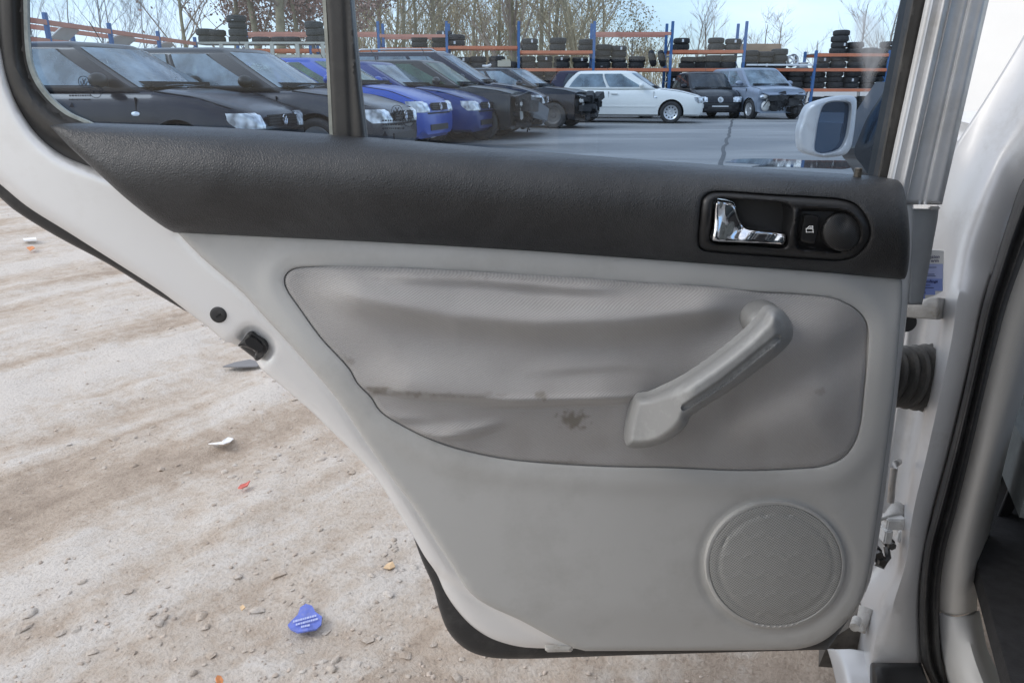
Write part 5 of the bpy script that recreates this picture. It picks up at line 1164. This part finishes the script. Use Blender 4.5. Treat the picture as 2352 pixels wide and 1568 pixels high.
# tyres
def tyre_mesh(r, w, m):
    bm = bmesh.new(); lathe(bm, [(r * .60, 0), (r * .80, -.004), (r * .95, .02), (r, w * .2), (r * .985, w * .25), (r * .985, w * .29), (r, w * .33), (r, w * .67), (r * .985, w * .71), (r * .985, w * .75), (r, w * .8), (r * .95, w - .02), (r * .80, w + .004), (r * .60, w), (r * .62, w * .5)], 26, Matrix(), True)
    bmesh.ops.recalc_face_normals(bm, faces=bm.faces); me = bpy.data.meshes.new('tyre'); bm.to_mesh(me); bm.free(); me.materials.append(m); me.shade_smooth(); me.set_sharp_from_angle(angle=R(50)); return me
TM = [tyre_mesh(.305, .195, M_TYRE), tyre_mesh(.32, .215, M_TYRE), tyre_mesh(.295, .19, M_TYRE2), tyre_mesh(.31, .225, M_TYRE2)]
TW = [.195, .215, .19, .225]
bm = bmesh.new(); box(bm, (0, -.312, .10), (.07, .006, .10)); tgm = bpy.data.meshes.new('tag'); bm.to_mesh(tgm); bm.free(); tgm.materials.append(M_TAG)
trnd = random.Random(42); NT = [0]
def tyre(loc, kind, label, tagged=False, rot=None, rz=None):
    o = link(bpy.data.objects.new('tyre', TM[kind])); o.location = loc
    o.rotation_euler = rot if rot else (trnd.uniform(-.02, .02), trnd.uniform(-.02, .02), trnd.uniform(-.25, .25))
    tag(o, label, 'tyre', 'tyres stored on the racks')
    if tagged: link(bpy.data.objects.new('tag', tgm), o)
    NT[0] += 1; return o
BAYS = None
LV = {'g': 'on ground beneath the right racks', 'c': 'on the bottom rack shelf', 'a': 'on the middle rack shelf', 'b': 'on the top rack shelf'}
def word(i):
    t = ['', 'first', 'second', 'third', 'fourth', 'fifth', 'sixth', 'seventh', 'eighth', 'ninth', 'tenth', 'eleventh', 'twelfth', 'thirteenth', 'fourteenth', 'fifteenth', 'sixteenth', 'seventeenth', 'eighteenth', 'nineteenth']
    if i < 20: return t[i]
    d, r = divmod(i, 10); w_ = {2: ('twenty', 'twentieth'), 3: ('thirty', 'thirtieth'), 4: ('forty', 'fortieth')}[d]
    return w_[1] if r == 0 else w_[0] + '-' + t[r]
STACKS = []
def stack(px, lv, n, z0=None, tags=(), white=False, dy=.5): STACKS.append((px, lv, n, z0, tags, white, dy))
def build_stacks():
    for lv in 'bacg':
        for si, (px, _, n, z0, tags, white, dy) in enumerate(sorted([q for q in STACKS if q[1] == lv], key=lambda q: q[0])):
            Yt = RY + dy; x = (px - 1176) / FPX * (Yt * CP - .3); bi = max(0, min(len(RX) - 2, sum(1 for q in RX if q < x) - 1))
            z = z0 if z0 is not None else {'g': .01, 'c': ZC, 'a': ZA, 'b': zB[bi] or ZB_}[lv]
            z += .022
            for k in range(n):
                kd = trnd.choice((0, 0, 1, 2, 3)) if not white else 3
                nm = 'lone tyre' if n == 1 else ['bottom tyre', 'second tyre up', 'third tyre up', 'fourth tyre up'][k]
                lab = f"{'white-tagged' if k in tags else 'pale dusty' if white else 'black'} {nm} in {word(si + 1)} stack from left {LV[lv]}"
                tyre((x + trnd.uniform(-.03, .03), Yt + trnd.uniform(-.05, .05), z), kd, lab, k in tags); z += TW[kd] + .003
for a in [(967, 'b', 2), (1012, 'b', 2), (1024, 'b', 3, None, (2,), False, .85), (1050, 'b', 2, None, (0,)), (1217, 'b', 2, None, (1,)), (1281, 'b', 2), (1345, 'b', 2), (1385, 'a', 4, None, (0,)), (1421, 'a', 4, None, (3,)), (1463, 'a', 2),
          (1563, 'b', 2, None, (1,)), (1640, 'b', 2), (1679, 'b', 2, None, (1,)), (905, 'a', 1), (1007, 'a', 3, None, (2,)), (1065, 'a', 2, None, (1,)), (1100, 'a', 2), (1140, 'a', 2), (1170, 'a', 1), (1214, 'a', 2), (1251, 'a', 2, None, (1,)), (1292, 'a', 2, None, (1,)), (1334, 'a', 2, None, (1,)),
          (1580, 'a', 2), (1612, 'a', 2, None, (), False, .9), (1637, 'a', 2, None, (), True), (1672, 'a', 2), (1721, 'a', 3), (1755, 'a', 3, None, (0,)), (1789, 'a', 3), (1888, 'a', 2, None, (1,)), (1925, 'a', 2), (1962, 'a', 2), (2000, 'a', 2), (2034, 'a', 2, None, (1,)), (1922, 'b', 4, None, (1,)), (1958, 'b', 2), (1995, 'b', 1), (2036, 'b', 2, None, (1,)), (2070, 'b', 2)]: stack(*a)
for px in list(range(1195, 1340, 36)) + list(range(1550, 1700, 37)) + list(range(1715, 1870, 38)) + list(range(1884, 2100, 38)): stack(px, 'c', 2 + (px % 3 > 0), tags=(1,) if px % 5 == 0 else ())
for px in list(range(1884, 2100, 38)): stack(px, 'g', 3, tags=(1,) if px % 4 == 0 else ())
for px in list(range(1720, 2100, 40)): stack(px, 'c', 3, dy=.88)
build_stacks()
for px in (1500, 1522):                                    # leaning upright at the end of the bay
    x = (px - 1176) / FPX * (RY * CP)
    tyre((x - .1, RY + .5, ZA + .34), 0, 'tyre stood on edge leaning at the right end of the pink-beam bay, ' + ('front' if px == 1500 else 'back') + ' one', False, (R(75), 0, R(70)))
# bare rims on the shelf above the crashed car
for px, tl in ((1818, .9), (1846, .1)):
    x = (px - 1176) / FPX * (RY * CP); root = empty('bare_rim', (x, RY + .45, ZA + .02 + (.24 if tl > .5 else 0)), 0, 'bare silver wheel rim ' + ('stood on edge' if tl > .5 else 'lying flat') + ' on the shelf above the crashed silver car', 'wheel rim', 'wheel rims on the rack')
    if tl > .5: root.rotation_euler = (R(80), 0, .3)
    bm = bmesh.new(); lathe(bm, [(.23, 0), (.235, .02), (.20, .05), (.195, .15), (.235, .19), (.23, .2), (.18, .16), (.18, .05)], 28, Matrix(), True); bm_obj('rim_barrel', bm, M_RIM, root)
    bm = bmesh.new()
    for k in range(5): tube(bm, [(0, 0, .17), (math.cos(k * 1.257) * .19, math.sin(k * 1.257) * .19, .16)], .03, 6)
    bm_obj('spokes', bm, M_RIM, root)
for px, z, s_, lab in ((1158, ZA + .06, (.5, .3, .22), 'pale cardboard box on the middle shelf above the stripped estate'), (1125, ZA + .05, (.55, .2, .10), 'white plastic bumper scrap lying on the middle shelf by the pale box')):
    x = (px - 1176) / FPX * (RY * CP - .3); bm = bmesh.new()
    if 'bumper' in lab: tube(bm, [(-.4, 0, .05), (-.1, -.1, .03), (.15, 0, .12), (.35, .05, .42)], [.04, .06, .07, .05], 6)
    else:
        box(bm, (0, 0, s_[2] / 2), s_, None, .01); box(bm, (0, -.02, s_[2] + .01), (s_[0] * .9, .02, .06), Matrix.Rotation(.4, 3, 'X'))
    o = bm_obj('cardboard_box' if 'box on' in lab else 'bumper_scrap', bm, mat('pale_card', (.6, .55, .42), .8) if 'cardboard' in lab else M_WHITE, None, 30); o.location = (x, RY + .3, z); tag(o, lab, 'box' if 'cardboard' in lab else 'bumper')
x = (1770 - 1176) / FPX * (RY * CP)
bm = bmesh.new(); box(bm, (0, 0, .2), (2.1, .05, .36), None, .01); o = bm_obj('tan_board', bm, mat('tan_board', (.42, .28, .18), .8, 0, .15, 3), None, 0); o.location = (x - .5, RY + .95, 2.2); tag(o, 'tan board standing behind the tyres above the crashed silver car', 'board')
bx('board_batten', (0, .04, .2), (.08, .03, .34), M_CREAM, o)

# rack down the left side of the yard with white body panels
LR = empty('side_rack', (0, 0, 0), 0, 'faded orange and blue pallet rack running down the left side of the yard', 'rack')
ly = [12.5, 15.3, 18.1, 20.9, 23.7, 26.4]
for y in ly:
    bm = bmesh.new()
    for dx in (0, -1.0): box(bm, (-10.5 + dx, y, 1.28), (.09, .10, 2.56), None, .01)
    for k in range(2): tube(bm, [(-10.5, y, .4 + k * .9), (-11.5, y, 1.2 + k * .9)], .022, 4)
    bm_obj('upright', bm, M_RBLUE, LR, 0)
for a, e in zip(ly, ly[1:]):
    for z in (1.2, 1.95, 2.35):
        for dx in (.03, -1.03): bx('beam', (-10.5 + dx, (a + e) / 2, z), (.05, e - a - .09, .11), M_RPINK, LR)
    bm = bmesh.new()
    for k in range(int((e - a) / .12)): box(bm, (-11, a + .08 + k * .12, 2.015), (1.0, .014, .014))
    bm_obj('wire_deck', bm, M_WIRE, LR, 0)
M_PANEL = mat('white_body_panel', (.72, .71, .66), .45, 0, .03, 3, dirt=((.45, .42, .35), .3, 5))
for i, (px, Yp, w_, h_, lab) in enumerate(((95, 17.0, 1.1, .20, 'white curved body panel lying on the side rack nearest the window edge'), (220, 19.3, .62, .34, 'upright white box-shaped panel sticking above the side rack'), (338, 22.0, .95, .30, 'large cream white panel leaning on the side rack between the two hatchbacks'), (425, 24.6, .7, .26, 'small pale panel at the far end of the side rack beside the cream shelf'))):
    depth = Yp * CP - .3; x = -10.75
    bm = bmesh.new(); g = bmesh.ops.create_grid(bm, x_segments=8, y_segments=5, size=.5)
    for v in bm.verts: v.co = Vector((v.co.y * .35 - .06 * (2 * v.co.x) ** 2, v.co.x * w_ * 1.25, (v.co.y + .5) * h_ * (1 - .25 * abs(2 * v.co.x) ** 2)))
    o = bm_obj('body_panel', bm, M_PANEL, None, 40); md = o.modifiers.new('t', 'SOLIDIFY'); md.thickness = .04; o.location = (x, Yp, 2.03); tag(o, lab, 'car panel', 'white panels on the side rack')
# cream steel shelf with tyres on top
CS = empty('cream_shelf', (0, 0, 0), 0, 'long cream steel stillage with uprights and tyres on top, behind the grey hatchback', 'shelf')
cy = 26.6; cx0, cx1 = (452 - 1176) / FPX * (cy * CP - .4), (800 - 1176) / FPX * (cy * CP - .4)
bx('back_panel', ((cx0 + cx1) / 2, cy + .5, 1.0), (cx1 - cx0, .05, 2.0), M_CREAM, CS)
bx('front_panel', ((cx0 + cx1) / 2, cy + .02, 1.08), (cx1 - cx0, .04, 1.9), M_CREAM, CS)
bx('top_rail', ((cx0 + cx1) / 2, cy, 2.39), (cx1 - cx0, .09, .07), M_CREAM, CS)
bx('top_deck', ((cx0 + cx1) / 2, cy + .45, 2.37), (cx1 - cx0, .8, .04), M_WIRE, CS)
for k in range(7): bx('post', (cx0 + (cx1 - cx0) * k / 6, cy - .03, 1.18), (.13, .05, 2.36), M_CREAM, CS)
for pi, (px, n) in enumerate(((471, 2), (493, 2), (543, 4), (596, 1), (640, 1), (664, 1), (721, 3), (741, 2))):
    x = (px - 1176) / FPX * (cy * CP - .3); z = 2.405
    for k in range(n):
        kd = trnd.choice((0, 1, 3)); tyre((x + trnd.uniform(-.03, .03), cy + .45, z), kd, f"{['bottom', 'second', 'third', 'fourth'][k]} tyre of the {word(pi + 1)} pile from the left on the cream shelf", px == 543 and k == 3); z += TW[kd] + .003

# ================================================================== trees
M_BARK = mat('grey_bark', (.30, .27, .24), .9, 0, .25, 5); M_BARKO = mat('olive_bark', (.33, .275, .17), .9, 0, .3, 3); M_TWIG = mat('brown_twigs', (.38, .285, .21), .9, 0, .2, 3); M_LEAF = mat('rust_leaves', (.42, .25, .19), .8, 0, .4, 3); M_TWIGO = mat('olive_twigs', (.46, .365, .215), .9, 0, .25, 2)
M_PALE = mat('pale_bark', (.40, .38, .37), .9, 0, .2, 5)
class TB:
    def __init__(s): s.V = []; s.F = []
    def limb(s, pts, rs_, seg=4):
        b = len(s.V)
        for i, p in enumerate(pts):
            d = pts[min(i + 1, len(pts) - 1)] - pts[max(i - 1, 0)]; d = d / (np.linalg.norm(d) + 1e-9)
            u = np.cross(d, (0, 0, 1.)) if abs(d[2]) < .95 else np.cross(d, (1., 0, 0)); u /= np.linalg.norm(u) + 1e-9; w = np.cross(d, u)
            for k in range(seg):
                a = 2 * math.pi * k / seg; s.V.append(p + (u * math.cos(a) + w * math.sin(a)) * rs_[i])
        for i in range(len(pts) - 1):
            for k in range(seg): s.F.append((b + i * seg + k, b + i * seg + (k + 1) % seg, b + (i + 1) * seg + (k + 1) % seg, b + (i + 1) * seg + k))
    def obj(s, nm, m, par): return mesh_obj(nm, s.V, s.F, m, par, 60) if s.V else None
def grow(tb, p, d, L, r, lev, rnd, spread, tips):
    n = 4; pts = [p]; rr = [r]
    for i in range(n):
        d = d + np.array([rnd.gauss(0, .11), rnd.gauss(0, .11), rnd.gauss(.03, .08)]); d /= np.linalg.norm(d)
        pts.append(pts[-1] + d * L / n); rr.append(r * (1 - .55 * (i + 1) / n))
    tb.limb(pts, rr, 5 if lev > 2 else 3)
    tips.extend(pts[1:])
    if lev == 0: return
    k = rnd.randint(3, 4) if lev > 1 else rnd.randint(3, 5)
    for j in range(k):
        t = rnd.uniform(.35, 1.0); i = min(n - 1, int(t * n)); q = pts[i] + (pts[i + 1] - pts[i]) * (t * n - i)
        a = rnd.uniform(0, 6.283); s = spread * rnd.uniform(.6, 1.2); pe = np.array([math.cos(a), math.sin(a), rnd.uniform(-.1, .5)])
        nd = d + pe * s; nd /= np.linalg.norm(nd)
        grow(tb, q, nd, L * rnd.uniform(.5, .75), max(rr[i] * .48, .006), lev - 1, rnd, spread, tips)
NTREE = [0]
def tree(name, label, px, Y, h, r, seed, bark, twig, lean=0, spread=.75, lev=4, fork=.35, leaves=0, leaf_r=.07, group='bare trees behind the yard', cat='tree', low=None, leafm=None):
    rnd = random.Random(seed); X = (px - 1176) / FPX * (Y * CP - .5)
    root = empty(name, (X, Y, 0), 0, label, cat, group)
    tr = TB(); d = np.array([lean, 0, 1.]); d /= np.linalg.norm(d); pts = [np.zeros(3)]; n = 8; rr = [r]
    for i in range(n):
        d = d + np.array([rnd.gauss(0, .05), rnd.gauss(0, .05), .03]); d /= np.linalg.norm(d); pts.append(pts[-1] + d * h / n); rr.append(r * (1 - .8 * (i + 1) / n))
    tr.limb(pts, rr, 7); tr.obj('trunk', bark, root)
    cb = TB(); tips = []
    lo = low if low is not None else fork
    for j in range(int(8 + h * .8)):
        t = rnd.uniform(lo, .98); i = min(n - 1, int(t * n)); q = pts[i] + (pts[i + 1] - pts[i]) * (t * n - i); a = rnd.uniform(0, 6.283)
        nd = d * .6 + np.array([math.cos(a), math.sin(a), .25]) * spread; nd /= np.linalg.norm(nd)
        grow(cb, q, nd, h * (.42 - .22 * t), max(rr[i] * .42, .010), lev - 2, rnd, spread, tips)
    cb.obj('crown', twig, root)
    if leaves:
        lv = TB(); rn = np.random.RandomState(seed); T = np.array(tips); T = T[T[:, 2] < 6.2] if (T[:, 2] < 6.2).sum() > 20 else T; P = T[rn.randint(0, len(T), leaves)] + rn.normal(0, .28, (leaves, 3)); 
        for p in P:
            u = rn.normal(0, 1, 3); u /= np.linalg.norm(u); w = np.cross(u, rn.normal(0, 1, 3)); w /= np.linalg.norm(w) + 1e-9; s = leaf_r * rn.uniform(.6, 1.3); b = len(lv.V)
            lv.V += [p - u * s, p + w * s * .6, p + u * s, p - w * s * .6]; lv.F.append((b, b + 1, b + 2, b + 3))
        o = lv.obj('leaves', leafm or M_LEAF, root); o['kind'] = 'stuff'
    NTREE[0] += 1; return root
for i, (px, Y, h, r, lean) in enumerate(((88, 38, 6.5, .06, -.05), (165, 40, 7, .06, .02), (232, 40, 8, .07, -.02), (252, 42, 7, .06, .06), (292, 42, 5.5, .05, .0), (330, 44, 6.5, .055, .05), (372, 44, 6, .055, -.04), (405, 46, 6, .05, .02))):
    tree('sapling', f'slender leafless sapling against the sky, {ordn(i)} from the left edge of the window', px, Y, h, r, 100 + i, M_PALE, M_PALE, lean, .5, 4, .15, group='saplings left of the big trees')
for i, (px, Y, h, r, lean, lv, lab) in enumerate(((432, 35, 10, .10, -.06, 900, 'leaning tree with rust leaves low on its trunk above the tyres'), (532, 37, 12, .15, .04, 0, 'bare tree leaning behind the tall tyre pile'), (592, 36, 13, .17, .03, 300, 'tall bare tree with a few rust leaves right of the tyre pile'), (636, 34, 13, .25, .0, 3200, 'thick-trunked tree with clumps of rust leaves'), (690, 35, 9, .13, .02, 6500, 'tree densely hung with rust leaves beside the black window bar'), (738, 37, 9, .12, -.02, 4500, 'rust-leaved tree half hidden by the black window bar'))):
    tree('beech_tree', lab, px, Y, h, r, 200 + i, M_BARKO, M_TWIG, lean, .85, 5, .22, leaves=lv, leaf_r=.085, low=.12, group='big trees behind the cream shelf')
rnd = random.Random(77)
for i in range(20):
    px = 805 + i * 31 + rnd.uniform(-10, 10); Y = rnd.uniform(38, 50); thick = i % 5 == 2
    tree('wood_tree', f'leafless olive-brown tree in the wood behind the racks, {ordn(i)} from the left', px, Y, rnd.uniform(8, 11) if px < 1360 else rnd.uniform(6, 8), .26 if thick else rnd.uniform(.09, .15), 300 + i, M_BARKO, M_TWIGO if i % 3 else M_TWIG, rnd.uniform(-.06, .06), .65, 4, .08, group='trees of the wood behind the racks', leaves=500, leaf_r=.06, leafm=M_TWIGO)
for i, (px, Y, h, sp, lab, lvs) in enumerate(((1447, 42, 4.3, .8, 'round bushy bare tree at the right end of the wood', 1500), (1597, 46, 4.6, .45, 'small spindly tree above the tyres left of the tall blue post', 0), (1625, 46, 5.0, .45, 'small upright bare tree behind the pair of stacked tyres', 0), (1748, 44, 4.3, .9, 'gnarled bare fruit tree left of its twin on the skyline', 0), (1782, 44, 4.4, .9, 'gnarled bare fruit tree right of its twin on the skyline', 0), (1858, 46, 3.6, .9, 'low twiggy bush on the skyline left of the tall tyre stack', 0), (1985, 42, 5.2, .6, 'bare twiggy tree behind the smeared glass', 0), (2040, 42, 5.6, .6, 'bare twiggy tree at the right edge of the door window', 0), (2085, 40, 5, .6, 'bare twiggy tree hidden by the window channel', 0))):
    tree('small_tree', lab, px, Y, h, .09, 400 + i, M_BARK, M_TWIG, 0, sp, 4, .2, leaves=lvs, leaf_r=.06, leafm=M_TWIGO, group='small trees on the right skyline')
# thicket that reads as one mass
tb = TB(); r2 = random.Random(5)
for i in range(2600):
    px = r2.uniform(790, 1440) if i % 8 else r2.uniform(1440, 1560); Y = r2.uniform(46, 58); X = (px - 1176) / FPX * Y * CP; z = r2.uniform(0, 1) ** 1.1 * (5.6 if px < 1360 else 2.8)
    a = np.array([X, Y, z]); d = np.array([r2.gauss(0, .4), r2.gauss(0, .3), 1]); L_ = r2.uniform(.6, 2.0)
    tb.limb([a, a + d * L_ * .5, a + d * L_ + np.array([r2.gauss(0, .15), 0, 0])], [.028, .02, .008], 3)
tag(tb.obj('thicket', M_TWIGO, None), 'olive-brown leafless thicket filling the wood behind the racks', 'thicket', kind='stuff')

# ================================================================== litter on the ground
def flat(name, pts, m, label, cat, z=.012, th=.003, curl=.006, seed=1):
    r_ = random.Random(seed); G = [ground_at(*p) for p in pts]; c = sum(G, Vector()) / len(G); zz = float(relief(np.array([c.x]), np.array([c.y]))[0]) + z
    bm = bmesh.new(); v = [bm.verts.new((g.x, g.y, zz + r_.uniform(0, curl))) for g in G]; cv = bm.verts.new((c.x, c.y, zz + curl * .4))
    for i in range(len(v)): bm.faces.new((v[i], v[(i + 1) % len(v)], cv))
    o = bm_obj(name, bm, m, None, 0); md = o.modifiers.new('t', 'SOLIDIFY'); md.thickness = th
    return tag(o, label, cat), c, zz
M_BLUE = mat('blue_card', (.13, .18, .56), .6, 0, .1, 40, dirt=((.4, .36, .32), .35, 60)); M_RED = mat('red_plastic', (.62, .16, .13), .6); M_ORG = mat('orange_leaf', (.62, .24, .09), .7); M_WPAP = mat('white_paper', (.82, .82, .82), .7); M_TANLEAF = mat('tan_leaf', (.62, .45, .28), .8)
bl, bc, bz_ = flat('blue_card', [(661, 1435), (672, 1424), (684, 1412), (690, 1396), (702, 1388), (716, 1390), (724, 1404), (740, 1418), (738, 1434), (726, 1445), (708, 1451), (684, 1453), (668, 1447)], M_BLUE, 'torn bright blue card with a white printed band lying in the mud', 'litter', .010, .003, .004, 3)
bm = bmesh.new(); r_ = random.Random(8)
for k, (x0, x1, y0, sl_) in enumerate(((674, 726, 1430, -.27), (680, 726, 1437, -.27), (692, 712, 1442, -.2))):
    x = x0
    while x < x1:
        w_ = r_.uniform(2.5, 6); y = y0 + (x - x0) * sl_; q = [ground_at(*p) for p in ((x, y), (x + w_, y + w_ * sl_), (x + w_, y + w_ * sl_ + 4.6), (x, y + 4.6))]
        bm.faces.new([bm.verts.new((g.x, g.y, bz_ + .0085)) for g in q]); x += w_ + 1.3
bm_obj('printed_band', bm, mat('faded_print', (.42, .47, .70), .7), bl, 0)
flat('white_scrap', [(478, 1015), (500, 1018), (515, 1008), (523, 999), (536, 1001), (528, 1014), (515, 1027), (496, 1025)], M_WPAP, 'crumpled white scrap of paper on the ground left of the door', 'litter', .006, .002, .022, 4)
flat('red_scrap', [(547, 1127), (553, 1120), (566, 1116), (576, 1112), (570, 1122), (556, 1130)], M_RED, 'small red plastic shard lying between the white scrap and the blue card', 'litter', .004, .003, .010, 5)
flat('orange_leaf', [(496, 1566), (500, 1560), (508, 1559), (514, 1566), (510, 1575), (498, 1575)], M_ORG, 'orange leaf at the bottom edge of the photo', 'leaf', .012, .002, .008, 6)
flat('tan_leaf', [(881, 1302), (888, 1292), (902, 1290), (908, 1298), (896, 1306)], M_TANLEAF, 'pale tan leaf close to the lower edge of the door', 'leaf', .004, .002, .008, 7)
flat('cigarette_end', [(55, 555), (84, 553), (85, 557), (56, 559)], M_WPAP, 'white cigarette end near the dark door edge at the left', 'litter', .015, .01, .002, 8)
flat('orange_leaf', [(132, 536), (140, 530), (150, 532), (146, 540), (136, 541)], M_ORG, 'orange leaf beside the white cigarette end', 'leaf', .015, .003, .02, 9)
flat('red_leaf', [(62, 575), (76, 571), (82, 576), (70, 580)], M_ORG, 'reddish leaf below the white cigarette end', 'leaf', .015, .003, .02, 10)
flat('dark_rag', [(512, 846), (540, 837), (575, 833), (606, 838), (590, 846), (548, 848)], mat('grey_rag', (.2, .2, .21), .8), 'dark grey flattened rag below the door latch', 'litter', .006, .004, .012, 11)
flat('tan_leaf', [(552, 1402), (560, 1398), (566, 1404), (556, 1408)], M_TANLEAF, 'small tan leaf left of the blue card', 'leaf', .012, .002, .008, 12)
